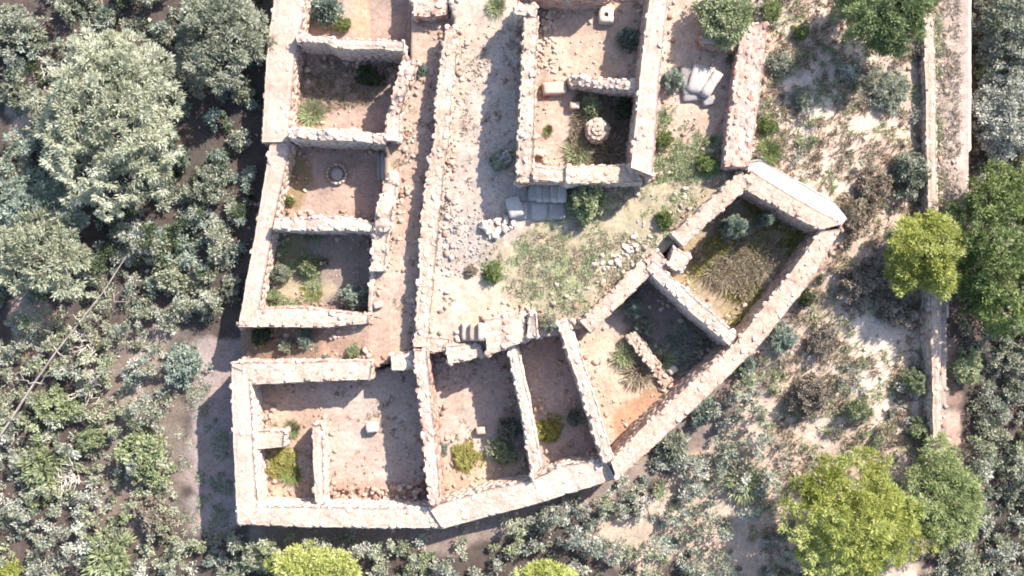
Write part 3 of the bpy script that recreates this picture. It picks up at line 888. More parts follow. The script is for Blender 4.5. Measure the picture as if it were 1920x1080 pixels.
def tree(name, label, cat, px, py, rpx, h, mat, kind='broad', ry=None, seed=1, nb=420, group=None, rzf=0.75, leafy=1.0, second=None):
    """px, py, rpx: crown centre and radius as surveyed from above; h: height of the crown's top above ground"""
    rng = np.random.default_rng(seed)
    z0 = on_ground(px, py)[2]
    zc = z0 + h * 0.62
    k = (HC - zc) / HC / PPM
    rx = rpx * k
    ryy = (ry or rpx) * k
    c = W(px, py, zc)
    g = float(gz(*c))
    rz = max(0.3, (h - (zc - g)) * 1.0)
    root = tag(link(name, None, loc=(c[0], c[1], g)), label, cat, group)
    cc = np.array([0, 0, zc - g])
    if kind == 'needle':      # ragged crown of separate boughs
        nl = 11
        parts_, tl = [], []
        for q in range(nl):
            a = 2 * math.pi * q / (nl - 1) + rng.normal(0, .3)
            rr_ = 0 if q == 0 else rng.uniform(.38, .68)
            lr = rng.uniform(.30, .50) if q else .46
            b_ = dome(rng, nb // nl, rx * lr, ryy * lr, rz * lr * 1.1, .5, seed + q, .55)
            b_ += np.array([math.cos(a) * rr_ * rx, math.sin(a) * rr_ * ryy, rz * (rng.uniform(.25, .6) if q == 0 else rng.uniform(-.35, .35))])
            parts_.append(b_)
            tl.append(np.full(len(b_), rng.normal(0, .13)))
        bl = np.concatenate(parts_)
        tl = np.concatenate(tl)
    else:
        bl = dome(rng, nb, rx, ryy, rz, .5, seed, .46)
        tl = 0
    if kind == 'needle':
        V, f, t = leafcloud(bl + cc, np.full(len(bl), .32 * leafy), 64, .16 * leafy, .038, rng, cc, .5, .9, .9, np.clip(.5 + tl + rng.normal(0, .14, len(bl)) + .6 * fbm(bl * .8, seed), 0, 1))
    elif kind == 'tuft':
        V, f, t = leafcloud(bl + cc, np.full(len(bl), .34 * leafy), 66, .19 * leafy, .046, rng, cc, .5, 1.2, .75, np.clip(.5 + rng.normal(0, .13, len(bl)) + .8 * fbm(bl * .8, seed), 0, 1))
    else:
        V, f, t = leafcloud(bl + cc, np.full(len(bl), .28 * leafy), 50, .125 * leafy, .062 * leafy, rng, cc, .5, .7, 1.0, np.clip(.5 + rng.normal(0, .15, len(bl)) + .9 * fbm(bl * .8, seed), 0, 1))
    link('crown', mesh_np('crown', V, f, mat, False, {'tint': ('FLOAT', t)}), root)
    paths = [limb(rng, np.array([0, 0, -.2]), cc + np.array([0, 0, -rz * .1]), .05 + .04 * h * .6, .05, .05, 8)]
    for q in range(9):
        tgt = bl[rng.integers(len(bl))] * .85 + cc
        st = cc * rng.uniform(.45, .95)
        paths.append(limb(rng, st, tgt, .05, .012, .1))
    V, f = tube(paths)
    link('trunk', mesh_np('trunk', V, f, M_BARK, True), root)
    return root


SHRUB_MESH = {}


def shrub_mesh(style, var, mat):
    key = (style, var, mat)
    if key in SHRUB_MESH:
        return SHRUB_MESH[key]
    rng = np.random.default_rng(100 + var * 7 + len(style) + sum(map(ord, mat)))
    if style == 'bush':          # unit radius 1, height ~1.1
        bl = dome(rng, 120, .85, .85, .75, .6, var, .75, -.1)
        bl[:, 2] = bl[:, 2] + .25
        V, f, t = leafcloud(bl, np.full(len(bl), .19), 34, .13, .065, rng, np.array([0, 0, .1]), .5, .7, 1.0, np.clip(.5 + rng.normal(0, .16, len(bl)), 0, 1))
    elif style == 'tuft':        # spiky silver shrubs
        bl = dome(rng, 60, .6, .6, .5, .6, var, .4, -.05)
        bl[:, 2] += .12
        V, f, t = leafcloud(bl, np.full(len(bl), .30), 30, .32, .075, rng, np.array([0, 0, 0]), .45, 1.2, .7, np.clip(.5 + rng.normal(0, .15, len(bl)), 0, 1))
    else:                        # grass tussock
        n = 520
        a = rng.uniform(0, 2 * math.pi, n)
        rr = rng.random(n) ** .6 * .55
        base = np.c_[np.cos(a) * rr, np.sin(a) * rr, np.zeros(n)]
        lean = np.c_[np.cos(a), np.sin(a), np.zeros(n)] * (rr * 1.2 + .1)[:, None] + rng.normal(0, .25, (n, 3))
        lean[:, 2] = rng.uniform(.35, 1.0, n)
        tip = base + lean * rng.uniform(.5, .9, n)[:, None]
        sd = unit(np.c_[-lean[:, 1], lean[:, 0], np.zeros(n)]) * .028
        mid = base * .45 + tip * .55 + np.array([0, 0, .08])
        V = np.stack([base, mid + sd, tip, mid - sd], 1).reshape(-1, 3)
        f = np.arange(n * 4).reshape(-1, 4)
        t = np.repeat(np.clip(rng.normal(.5, .22, n), 0, 1), 4)
    me = mesh_np(style, V, f, F[mat], False, {'tint': ('FLOAT', t)})
    SHRUB_MESH[key] = me
    return me


_sv = [0]


def shrub(label, px, py, rpx, mat, style='bush', h=None, name=None, group=None, ry=None, cat='shrub'):
    _sv[0] += 1
    h = h if h is not None else rpx / 45 * 1.1
    z = on_ground(px, py)[2]
    p = W(px, py, z + h * .6)
    z = float(gz(*p))
    me = shrub_mesh(style, _sv[0] % 4, mat)
    o = bpy.data.objects.new(name or {'bush': 'shrub', 'tuft': 'spiky_shrub', 'grass': 'grass_tussock'}[style], me)
    COL.objects.link(o)
    o.location = (float(p[0]), float(p[1]), z - .03)
    r = rpx / 45 * 1.02
    o.scale = (r * random.uniform(.9, 1.12), (ry / 45 * 1.02) if ry else r * random.uniform(.72, 1.08), h)
    o.rotation_euler = (0, 0, 0 if ry else random.uniform(0, 6.28))
    return tag(o, label, cat, group, 'thing')


# ------------------------------------------------------------------ trees
tree('round_tree', 'large round grey-green tree left of the western rooms', 'tree', 211, 212, 124, 3.7, F['silver'], 'tuft', 148, 3, 620)
tree('pine_tree', 'broad bright yellow-green pine crown, largest of the pines', 'tree', 1594, 988, 122, 3.4, F['lime'], 'needle', 132, 5, 820)
tree('pine_tree', 'lime-green young pine beside the footpath kerb wall', 'tree', 1731, 480, 62, 2.5, F['lime'], 'needle', 78, 6, 400)
tree('evergreen_tree', 'wide dark green evergreen beyond the footpath against the lime-green pine', 'tree', 1872, 470, 84, 3.6, F['green'], 'broad', 140, 7, 620)
tree('pine_tree', 'dark green pine throwing a long shade, beside the top of the kerb wall', 'tree', 1658, 22, 84, 3.2, F['pine'], 'needle', 90, 8, 520)
tree('feathery_tree', 'pale green feathery tree at the lower end of the kerb wall', 'tree', 1770, 925, 66, 2.4, F['palelime'], 'needle', 104, 9, 400)
tree('pine_tree', 'yellow-green bushy pine below the outer south wall', 'tree', 592, 1072, 96, 2.4, F['lime'], 'needle', 56, 10, 330)
tree('pine_tree', 'small yellow-green pine cut by the frame below the curving wall', 'tree', 1026, 1088, 56, 2.0, F['lime'], 'needle', 34, 11, 180)
tree('broadleaf_tree', 'grey-green tree with open crown above the thick pinkish outer wall', 'tree', 420, 72, 70, 2.4, F['grey'], 'tuft', 84, 12, 190)
tree('broadleaf_tree', 'pale grey-green tree below the large round one', 'tree', 80, 480, 72, 3.0, F['silver'], 'tuft', 66, 13, 210)
tree('broadleaf_tree', 'dark blue-green tree in the shade of the large round one', 'tree', 60, 395, 90, 2.2, F['blue'], 'broad', 60, 14, 190)
tree('broadleaf_tree', 'evergreen with pale tips in the upper corner beyond the footpath', 'tree', 1892, 60, 56, 2.0, F['grey'], 'broad', 90, 15, 300)
tree('broadleaf_tree', 'grey-leaved tree just below the upper corner tree beyond the footpath', 'tree', 1894, 215, 50, 1.8, F['cream'], 'broad', 80, 16, 300)
tree('broadleaf_tree', 'dense round green bush-tree over the short brown wall', 'tree', 1357, 32, 46, 1.3, F['sage'], 'broad', 46, 17, 200)

# ------------------------------------------------------------------ shrubs, plant by plant
for a in [
    # inside the western rooms
    ('blue-green bush in the top western room', 608, 14, 36, 'blue', 'tuft', .9),
    ('small bright green bush beside the yellow earth', 640, 46, 17, 'green', 'bush', .45),
    ('small glaucous bush at the head of the red lane wall', 783, 130, 20, 'blue', 'tuft', .5),
    ('low grass clump in the sunlit corner of the dark room', 582, 212, 26, 'sage', 'grass', .3),
    ('bright green weed at the foot of the slanting outer wall', 541, 374, 12, 'green', 'bush', .3),
    ('pale bush in the middle of the overgrown western room', 577, 500, 22, 'sage', 'tuft', .6),
    ('grey bush along the outer wall of the overgrown western room', 523, 512, 24, 'grey', 'bush', .6),
    ('yellow grass patch on the floor of the overgrown western room', 583, 546, 20, 'yellow', 'grass', .15),
    ('round pale blue-green bush in the lower corner of the overgrown room', 664, 556, 29, 'blue', 'bush', .8),
    ('small pale plant against the wall top of the overgrown western room', 606, 492, 12, 'grey', 'tuft', .5),
    ('dusty low bush in the lower left corner of the overgrown room', 512, 556, 18, 'sage', 'bush', .4),
    ('dark leafy bush in the shade under the rough cross wall', 690, 140, 24, 'dark', 'bush', .5),
    # corridor
    ('blue-grey plant under the low end wall in the passage', 570, 636, 20, 'blue', 'tuft', .5),
    ('dark plant in the shade of the passage mouth', 490, 630, 22, 'dark', 'bush', .5),
    ('grey plant in the middle of the shaded passage', 535, 648, 18, 'grey', 'bush', .4),
    ('round dry weed on the sand of the passage', 664, 658, 14, 'sage', 'bush', .35),
    ('tiny green plant against the north wall of the southwestern room', 608, 676, 12, 'blue', 'bush', .3),
    # street and terrace
    ('faded weed at the head of the gravel street', 930, 10, 22, 'sage', 'grass', .4),
    ('greenish bush on the shaded gravel beside the rubble wall', 940, 300, 24, 'grey', 'bush', .35),
    ('grey-green bush right of the shaded landing', 1098, 372, 40, 'sage', 'bush', 1.1),
    ('dark green bush at the edge of the grassy terrace', 926, 512, 22, 'green', 'bush', .45),
    ('green leafy plant on the terrace beside the slanting wall', 1248, 412, 20, 'green', 'tuft', .5),
    ('low pale shrub at the foot of the leaning partition', 1030, 606, 18, 'grey', 'bush', .5),
    ('round brown weed at the lower end of the gravel street', 882, 508, 12, 'dry', 'bush', .25),
    # central building
    ('tall dark plant against the pinkish east wall in the slab room', 1176, 72, 22, 'blue', 'tuft', .7),
    ('dark dry bush at the upper corner of the mound room', 1110, 200, 26, 'sage', 'tuft', .5),
    ('dark green weed in the shaded corner of the mound room', 1170, 205, 22, 'dark', 'bush', .5),
    ('small yellow-green weed on the sunlit floor of the mound room', 1028, 244, 11, 'green', 'grass', .25),
    ('dry olive grass below the round stone mound', 1085, 284, 26, 'sage', 'grass', .35),
    ('brown dry grass in the lower corner of the mound room', 1150, 285, 30, 'dry', 'grass', .4),
    # eastern terrace
    ('glaucous bush between the pinkish east wall and the grey bedrock', 1262, 146, 22, 'blue', 'bush', .6),
    ('green weed at the foot of the pinkish east wall', 1246, 262, 17, 'green', 'bush', .4),
    ('dark green bush in the shade at the lower end of the wide reddish wall', 1324, 310, 20, 'green', 'bush', .5),
    ('low grass in the shade of the wide reddish wall', 1338, 262, 15, 'sage', 'grass', .35),
    ('small pale plant in the dark gap under the short brown wall', 1370, 112, 9, 'grey', 'tuft', .4),
    ('bright green clump right of the wide reddish wall', 1441, 236, 18, 'green', 'bush', .35),
    ('large bright green clump above the white plastered bank', 1444, 282, 24, 'green', 'grass', .4),
    ('green bush above the wide reddish wall', 1446, 22, 20, 'green', 'bush', .5),
    ('green weed among the dry grass by the dark pine shade', 1502, 60, 18, 'green', 'bush', .4),
    ('grey dry bush on the sandy slope of the eastern terrace', 1462, 120, 24, 'grey', 'bush', .4),
    ('dark grey bush on the sandy slope below the dark pine shade', 1504, 182, 24, 'grey', 'bush', .5),
    # southern rooms
    ('olive-yellow bush between the spur and the inner partition', 528, 868, 32, 'yellow', 'bush', .22),
    ('small green bush above the spur in the large room', 546, 806, 18, 'sage', 'grass', .4),
    ('dark olive weed in the shade of the inner partition', 545, 890, 22, 'green', 'grass', .4),
    ('silvery white bush against the partition of the second southern room', 954, 806, 27, 'grey', 'tuft', .9),
    ('dim grey-green bush in the shade of the second southern room', 942, 848, 30, 'sage', 'bush', .5),
    ('yellow-olive bush on the sunlit floor of the second southern room', 872, 856, 32, 'yellow', 'bush', .22),
    ('slim blue-green plant along the red-edged partition', 828, 842, 14, 'blue', 'bush', .5),
    ('olive bush against the partition of the narrow third room', 1030, 806, 30, 'yellow', 'bush', .25),
    ('silvery plant in the shaded narrow third room', 1078, 784, 20, 'blue', 'tuft', .6),
    # south-eastern rooms
    ('round pale blue bush in the dark end of the northeastern room', 1376, 420, 27, 'blue', 'bush', 1.7),
    ('smaller pale blue bush beside the end wall of the northeastern room', 1438, 412, 19, 'blue', 'tuft', 1.7),
    ('blue-green bush in the corner of the dark shaded room', 1188, 576, 19, 'blue', 'bush', .7),
    ('dim grey bush on the floor of the dark shaded room', 1212, 612, 20, 'grey', 'bush', .5),
    ('dry grey tussock beside the ruined rubble line', 1198, 700, 28, 'dry', 'grass', .45),
    ('dry green tussock left of the ruined rubble line', 1172, 668, 22, 'sage', 'grass', .45),
    ('pale tussock at the shade edge of the dark shaded room', 1244, 676, 26, 'sage', 'grass', .4),
    # outside south-east wall
    ('glaucous bush against the middle of the long slanting outer wall', 1466, 632, 30, 'blue', 'bush', .7),
    ('green-grey bush hugging the slanting outer wall, below the glaucous one', 1402, 686, 22, 'blue', 'bush', .5),
    ('blue-green bush at the lower part of the slanting outer wall', 1322, 768, 30, 'blue', 'bush', .6),
    ('feathery yellowish bush on the slope left of the largest pine', 1398, 908, 34, 'sage', 'grass', .7),
    ('large grey bush below the bend of the outer wall', 1262, 842, 38, 'grey', 'tuft', .8),
    ('brown shady bush in the middle of the dry eastern slope', 1525, 738, 36, 'brown', 'bush', .9),
    ('elongated pale green bush on bare sand of the eastern slope', 1616, 768, 24, 'sage', 'bush', .8),
    ('brown bush outside the corner of the end wall', 1602, 402, 40, 'dry', 'bush', .7),
    ('bushy dry shrub between the end wall and the lime-green pine', 1640, 350, 36, 'dry', 'bush', .7),
    ('grey-green shrub against the kerb wall above the lime-green pine', 1708, 322, 40, 'grey', 'bush', .9),
    ('olive-grey scrubby bush beside the lime-green pine', 1612, 532, 44, 'brown', 'bush', .8),
    ('dry bush left of the dark pit under the lime-green pine', 1676, 580, 40, 'brown', 'bush', .7),
    ('tall grey-green bush against the lower kerb wall', 1716, 718, 26, 'sage', 'bush', .7),
    ('small olive bush at the very end of the kerb wall', 1724, 806, 24, 'sage', 'bush', .6),
    ('soft grey-green bush under the shade of the dark pine', 1672, 170, 34, 'grey', 'bush', .6),
    ('dark low bush below the slanting outer wall near the end corner', 1508, 556, 20, 'dark', 'bush', .5),
    ('brown twiggy bush on the slope below the end corner', 1545, 640, 34, 'brown', 'bush', .6),
    ('green bush beyond the lower end of the kerb wall', 1812, 694, 34, 'sage', 'bush', .7),
    ('brown round bush at the foot of the feathery tree', 1800, 850, 22, 'brown', 'bush', .5),
    # west
    ('yellowish bush beside the long bare trunk', 105, 765, 42, 'sage', 'bush', .9),
    ('bright yellow-green bush in the lower western scrub', 72, 880, 48, 'sage', 'tuft', 1.0),
    ('leafy mid-green bush facing the large southwestern room', 262, 850, 56, 'sage', 'bush', 1.1),
    ('green bush opposite the passage mouth', 345, 680, 44, 'blue', 'bush', 1.0),
    ('pale twiggy brown bush outside the southwest corner', 292, 970, 44, 'brown', 'bush', .8),
    ('grey-green bush in the bottom western scrub', 195, 1045, 58, 'sage', 'tuft', 1.1),
    ('bright lime bush in the bottom left corner', 8, 1075, 26, 'lime', 'bush', .9),
    ('sunlit pale bush between trunk and passage mouth', 318, 520, 38, 'olive', 'bush', 1.0),
    ('small round olive bush in the western clearing', 168, 825, 30, 'sage', 'bush', .7),
    ('pale grey bush near the upper western edge', 30, 60, 48, 'grey', 'bush', 1.2),
    ('pale bush left of the large round tree', 22, 175, 40, 'grey', 'tuft', 1.0),
    ('grey bush touching the pinkish slanting wall', 432, 545, 22, 'grey', 'bush', .6),
    ('shaded bush beside the thick pinkish wall', 448, 170, 28, 'olive', 'tuft', .9),
    ('greyish bush between round tree and slanting wall', 392, 340, 36, 'grey', 'bush', .9),
    ('pale green bush left of the yellow-green bushy pine', 488, 1052, 38, 'olive', 'bush', .9),
]:
    shrub(*a)

# ------------------------------------------------------------------ uncountable scrub, dry grass
def scatter_px(n, boxpx, keep):
    x = R.uniform(boxpx[0], boxpx[2], n)
    y = R.uniform(boxpx[1], boxpx[3], n)
    k = keep(x, y)
    return x[k], y[k]


def to_world(x, y):
    p = np.c_[(x - 960) / PPM, (540 - y) / PPM]
    for _ in range(3):
        z = gz(p[:, 0], p[:, 1])
        k = (HC - z) / HC / PPM
        p = np.c_[(x - 960) * k, (540 - y) * k]
    return np.c_[p, gz(p[:, 0], p[:, 1])]


WESTZ = [(-80, -80), (512, -80), (488, 266), (440, 610), (425, 660), (330, 680), (326, 900), (345, 1005), (445, 1000), (830, 1004), (1150, 908), (1245, 846), (1400, 690), (1440, 800), (1460, 900), (1400, 1000), (1480, 1160), (-80, 1160)]
NWZ = [(-80, -80), (512, -80), (488, 266), (447, 560), (330, 640), (250, 500), (-80, 560)]
SWZ = [(-80, 560), (250, 500), (330, 640), (325, 900), (345, 1005), (445, 1000), (830, 1004), (1150, 908), (1245, 846), (1400, 690), (1440, 800), (1460, 900), (1400, 1000), (1480, 1160), (-80, 1160)]
FARE = [(1825, -80), (2000, -80), (2000, 1160), (1700, 1160), (1800, 900), (1835, 700), (1790, 600), (1790, 420), (1825, 330)]


def scrub_mass(name, label, poly, n, mats_split, hmax, seed, cs=.9, thr=-.08, leaf=(.115, .055)):
    """dense low scrub: clusters over an uneven height field, sparse in the gaps; one object per leaf colour"""
    x, y = scatter_px(n, (min(p[0] for p in poly), min(p[1] for p in poly), max(p[0] for p in poly), max(p[1] for p in poly)), lambda a, b: pip(a, b, poly))
    P = to_world(x, y)
    hh = fbm(P[:, :2] * cs, seed, 3)
    keep = hh > thr
    P, hh = P[keep], hh[keep]
    hgt = np.clip((hh - thr) * 3.2, 0.03, 1) * hmax
    kindn = vnoise(P[:, :2] * .8 + 7, seed + 5) + R.normal(0, .05, len(P))
    lo = 0
    for frac, mat in mats_split:
        m = (kindn >= lo) & (kindn < frac)
        lo = frac
        if m.sum() < 5:
            continue
        c = P[m].copy()
        c[:, 2] += hgt[m] * R.uniform(.5, 1.0, m.sum())
        rad = .12 + .30 * R.random(m.sum()) ** 2
        V, f, t = leafcloud(c, rad, 56, leaf[0], leaf[1], R, None, .8, 0, .9, np.clip(R.normal(.5, .24, m.sum()), 0, 1))
        o = link(name, mesh_np(name, V, f, F[mat], False, {'tint': ('FLOAT', t)}))
        tag(o, label, None, None, 'stuff')


scrub_mass('scrub', 'dark grey-green scrub in the upper western slope', NWZ, 5600, [(.34, 'grey'), (.48, 'blue'), (.58, 'dark'), (.66, 'cream'), (1.2, 'grey')], 1.3, 61, 1.3, -.03, (.125, .06))
scrub_mass('scrub', 'pale grey-green scrub over the lower western and southern slope', SWZ, 8200, [(.30, 'grey'), (.36, 'blue'), (.52, 'cream'), (.60, 'grey'), (.66, 'sage'), (1.2, 'olive')], 1.3, 62, 1.5, -.07)
scrub_mass('scrub', 'dense scrub covering the ground beyond the eastern footpath', FARE, 4200, [(.35, 'grey'), (.45, 'cream'), (.7, 'olive'), (1.2, 'sage')], 1.0, 67, 1.4, -.1)
EASTZ = [(1240, -80), (1730, -80), (1742, 860), (1600, 1160), (1450, 1160), (1400, 1000), (1460, 900), (1400, 700), (1580, 450), (1600, 380), (1400, 300), (1440, 100)]


def dry_grass(name, label, poly, n, mat, ln, seed, thr=-.1, cs=1.2, blades=9, wid=.022):
    x, y = scatter_px(n, (min(p[0] for p in poly), min(p[1] for p in poly), max(p[0] for p in poly), max(p[1] for p in poly)), lambda a, b: pip(a, b, poly))
    P = to_world(x, y)
    P = P[fbm(P[:, :2] * cs, seed, 3) > thr]
    k = len(P) * blades
    b = np.repeat(P, blades, 0) + R.normal(0, .06, (k, 3)) * [1, 1, 0]
    dirv = np.c_[R.normal(0, .65, (k, 2)), R.uniform(.25, 1, k)]
    L = ln * R.uniform(.5, 1.3, k)
    tip = b + unit(dirv) * L[:, None]
    sd = unit(np.c_[-dirv[:, 1], dirv[:, 0], np.zeros(k)]) * wid
    V = np.stack([b - sd, b + sd, tip], 1).reshape(-1, 3)
    f = np.arange(k * 3).reshape(-1, 3)
    tb = np.repeat(np.clip(R.normal(.5, .2, len(P)), 0, 1), blades)
    t = np.repeat(np.clip(tb + R.normal(0, .12, k), 0, 1), 3)
    tag(link(name, mesh_np(name, V, f, F[mat], False, {'tint': ('FLOAT', t)})), label, None, None, 'stuff')


dry_grass('dry_grass', 'dry brown grass and litter over the eastern slope', EASTZ, 7000, 'dry', .26, 71, .0)
dry_grass('dry_grass', 'grey-green low growth over the eastern slope', EASTZ, 6000, 'sage', .2, 73, .06, 1.4)
scrub_mass('low_scrub', 'patchy brown low scrub on the eastern slope', EASTZ, 3600, [(.34, 'grey'), (.42, 'brown'), (.52, 'cream'), (.64, 'dry'), (1.2, 'sage')], .45, 79, 1.0, .07, (.11, .04))
GR = [(900, 520), (1010, 610), (1100, 600), (1215, 485), (1395, 330), (1350, 255), (1235, 260), (1205, 350), (1062, 350), (1000, 430), (905, 480)]
dry_grass('grass', 'short green grass on the terrace', GR, 3000, 'sage', .12, 83, .06, 2.0)
dry_grass('grass', 'bright short grass on the terrace', [(900, 520), (1000, 590), (1090, 580), (1120, 480), (1080, 430), (1000, 450)], 700, 'sage', .12, 85, .0, 2.0)
dry_grass('dry_grass', 'dry straw between the terrace grass', GR, 2600, 'dry', .12, 86, .0, 1.6)
dry_grass('dry_grass', 'long yellow-brown grass filling the northeastern room', [(1258, 508), (1392, 355), (1524, 432), (1388, 618)], 1100, 'yellow', .36, 87, -.01)
dry_grass('dry_grass', 'long dry pale grass in the middle of the northeastern room', [(1285, 500), (1340, 430), (1470, 460), (1400, 560)], 1100, 'dry', .5, 88, -.03)
dry_grass('dry_grass', 'dark dry growth on the floors of the western rooms', [(520, 110), (745, 112), (700, 195), (545, 215)], 700, 'dry', .16, 89, -.1)
dry_grass('grass', 'weeds over the floor of the overgrown western room', [(500, 440), (600, 440), (600, 580), (488, 575)], 700, 'sage', .2, 90, -.05)
dry_grass('dry_grass', 'dry weeds in the mound room', [(1080, 175), (1190, 175), (1182, 306), (1065, 306)], 800, 'dry', .25, 91, -.1)
dry_grass('grass', 'weeds on the shaded floor beside the rubble line', [(1150, 590), (1230, 530), (1370, 650), (1280, 715)], 900, 'grey', .2, 92, -.02)
dry_grass('grass', 'weeds of the eastern terrace enclosure', [(1235, 200), (1260, 200), (1370, 310), (1330, 335), (1220, 340)], 900, 'sage', .18, 93, -.05)
dry_grass('dry_grass', 'weeds in the shade outside the southwestern room', [(330, 690), (432, 690), (440, 1010), (345, 1010)], 800, 'grey', .18, 94, .05)
dry_grass('dry_grass', 'dry litter along the eastern footpath', [(1754, -60), (1800, -60), (1800, 420), (1758, 420)], 700, 'brown', .12, 95, .05)


def pebbles(name, label, poly, n, mat, size, seed, thr=-.5, cs=1.5):
    x, y = scatter_px(n, (min(p[0] for p in poly), min(p[1] for p in poly), max(p[0] for p in poly), max(p[1] for p in poly)), lambda a, b: pip(a, b, poly))
    P = to_world(x, y)
    P = P[fbm(P[:, :2] * cs, seed, 3) > thr]
    k = len(P)
    th = R.uniform(0, 6.28, k)
    ax = np.c_[np.cos(th), np.sin(th), R.normal(0, .15, k)]
    ay = np.c_[-np.sin(th), np.cos(th), R.normal(0, .15, k)]
    az = np.c_[R.normal(0, .1, (k, 2)), np.ones(k)]
    s = size * (.25 + .9 * R.random(k) ** 2.2)
    sz = np.c_[s, s * R.uniform(.6, .9, k), s * R.uniform(.4, .7, k)]
    P[:, 2] += sz[:, 2] * .05
    V, f, t = boxes(P, ax, ay, az, sz, .14, .7)
    tag(link(name, mesh_np(name, V, f, mat, False, {'tint': ('FLOAT', t)})), label, None, None, 'stuff')


pebbles('gravel', 'gravel and small stones of the street', [(812, 60), (985, 20), (972, 345), (900, 520), (805, 520)], 1700, M_STONE, .11, 101, -.08)
pebbles('gravel', 'pale stones scattered over the lower street', [(800, 380), (960, 400), (900, 520), (805, 520)], 700, M_STONE_GREY, .13, 102, -.1)
pebbles('rubble', 'white stones scattered over the grassy terrace', [(1040, 580), (1200, 490), (1380, 330), (1330, 320), (1180, 420), (1020, 540)], 800, M_STONE_PALE, .19, 103, -.02)
pebbles('rubble', 'rubble lying along the lane', [(735, 270), (780, 110), (822, 120), (800, 300), (775, 500), (745, 500)], 240, M_STONE, .14, 104, -.05)
pebbles('rubble', 'small stones on the floor of the large southwestern room', [(610, 840), (790, 840), (800, 945), (612, 945)], 130, M_STONE_RED, .11, 105, -.15)
pebbles('rubble', 'stones scattered over the eastern slope', EASTZ, 1900, M_STONE, .2, 106, -.02)
pebbles('rubble', 'stones scattered over the western slope', WESTZ, 1200, M_STONE_PALE, .22, 107, .0)
pebbles('rubble', 'stones on the eastern footpath', [(1756, -60), (1822, -60), (1818, 400), (1760, 400)], 500, M_STONE, .13, 108, -.1)
pebbles('rubble', 'rubble of the eastern terrace enclosure', [(1240, 120), (1360, 200), (1350, 310), (1230, 330)], 260, M_STONE, .2, 109, -.05)
pebbles('rubble', 'stones at the street corner of the slab room', [(1008, 20), (1040, 20), (1050, 140), (1006, 140)], 120, M_STONE, .2, 110, -.2)
pebbles('rubble', 'stones on the sand of the southeastern room', [(1090, 630), (1150, 640), (1180, 760), (1120, 760)], 90, M_STONE, .16, 111, -.2)


# ------------------------------------------------------------------ built details
def rough_box(cx, cy, z0, z1, lx, ly, seed, chip=.06, n=9, rot=0.0, lump=.03):
    """a worn stone: rounded, chipped outline, uneven top, irregular sides"""
    g = np.linspace(-1, 1, n)
    X, Y = np.meshgrid(g, g)
    f_ = np.maximum(np.abs(X), np.abs(Y))
    rr_ = np.hypot(X, Y) + 1e-9
    k = 1 - .16 * (rr_ / (f_ + 1e-9) - 1)               # soften the corners
    X, Y = X * k * lx / 2, Y * k * ly / 2
    q = np.c_[X.ravel() * 3 + seed, Y.ravel() * 3, np.full(n * n, seed * 1.7)]
    X = X + (chip * 2 * fbm(q, 3)).reshape(n, n)
    Y = Y + (chip * 2 * fbm(q + 50, 4)).reshape(n, n)
    Z = z1 + (lump * 2 * fbm(q * 1.6 + 20, 5)).reshape(n, n) - .05 * np.clip(f_ - .8, 0, 1) / .2 * min(1, (z1 - z0) / .2)
    V = [np.c_[X.ravel(), Y.ravel(), Z.ravel()]]
    I = np.arange(n * n).reshape(n, n)
    F_ = [np.stack([I[:-1, :-1], I[:-1, 1:], I[1:, 1:], I[1:, :-1]], -1).reshape(-1, 4)]
    per = np.concatenate([I[0, :], I[1:, -1], I[-1, -2::-1], I[-2:0:-1, 0]])
    prev, cnt = per, n * n
    for t_ in (.4, 1.0):
        pz = V[0][per]
        zz = pz[:, 2] * (1 - t_) + z0 * t_
        e = 1.03 + .10 * fbm(np.c_[pz[:, :2] * 3, zz * 3 + seed], 7)
        V.append(np.c_[pz[:, :2] * e[:, None], zz])
        ids = cnt + np.arange(len(per)); cnt += len(per)
        F_.append(np.stack([prev, ids, np.roll(ids, -1), np.roll(prev, -1)], -1))
        prev = ids
    V = np.concatenate(V)
    c_, s_ = math.cos(rot), math.sin(rot)
    V[:, :2] = V[:, :2] @ np.array([[c_, s_], [-s_, c_]]) + [cx, cy]
    return V, np.concatenate(F_)


def block(name, label, cat, px, py, lx, ly, h, key='white', rz=0.0, hole=False, z=None):
    g = on_ground(px, py)
    z0 = g[2] if z is None else z
    p = W(px, py, z0 + h)
    m = {'pale': M_STONE, 'red': M_STONE_RED, 'grey': M_STONE_GREY, 'white': M_STONE_PALE}[key]
    V, f = rough_box(0, 0, -.12, h, lx, ly, (px * .37 + py * .11) % 50, .05, 9)
    if hole:                                             # a square socket sunk in the top
        f = f[~((np.abs(V[f].mean(1)[:, 0]) < lx * .17) & (np.abs(V[f].mean(1)[:, 1]) < ly * .17) & (V[f].mean(1)[:, 2] > h * .6))]
        e, o_ = lx * .24, len(V)
        V = np.r_[V, [[-e, -e, h - .06], [e, -e, h - .06], [e, e, h - .06], [-e, e, h - .06], [-e, -e, .02], [e, -e, .02], [e, e, .02], [-e, e, .02]]]
        f = np.r_[f, np.array([[0, 1, 5, 4], [1, 2, 6, 5], [2, 3, 7, 6], [3, 0, 4, 7], [4, 5, 6, 7]]) + o_]
    o = link(name, mesh_np(name, V, f, m), loc=(p[0], p[1], z0))
    o.rotation_euler = (0, 0, rz)
    return tag(o, label, cat, None, 'thing')


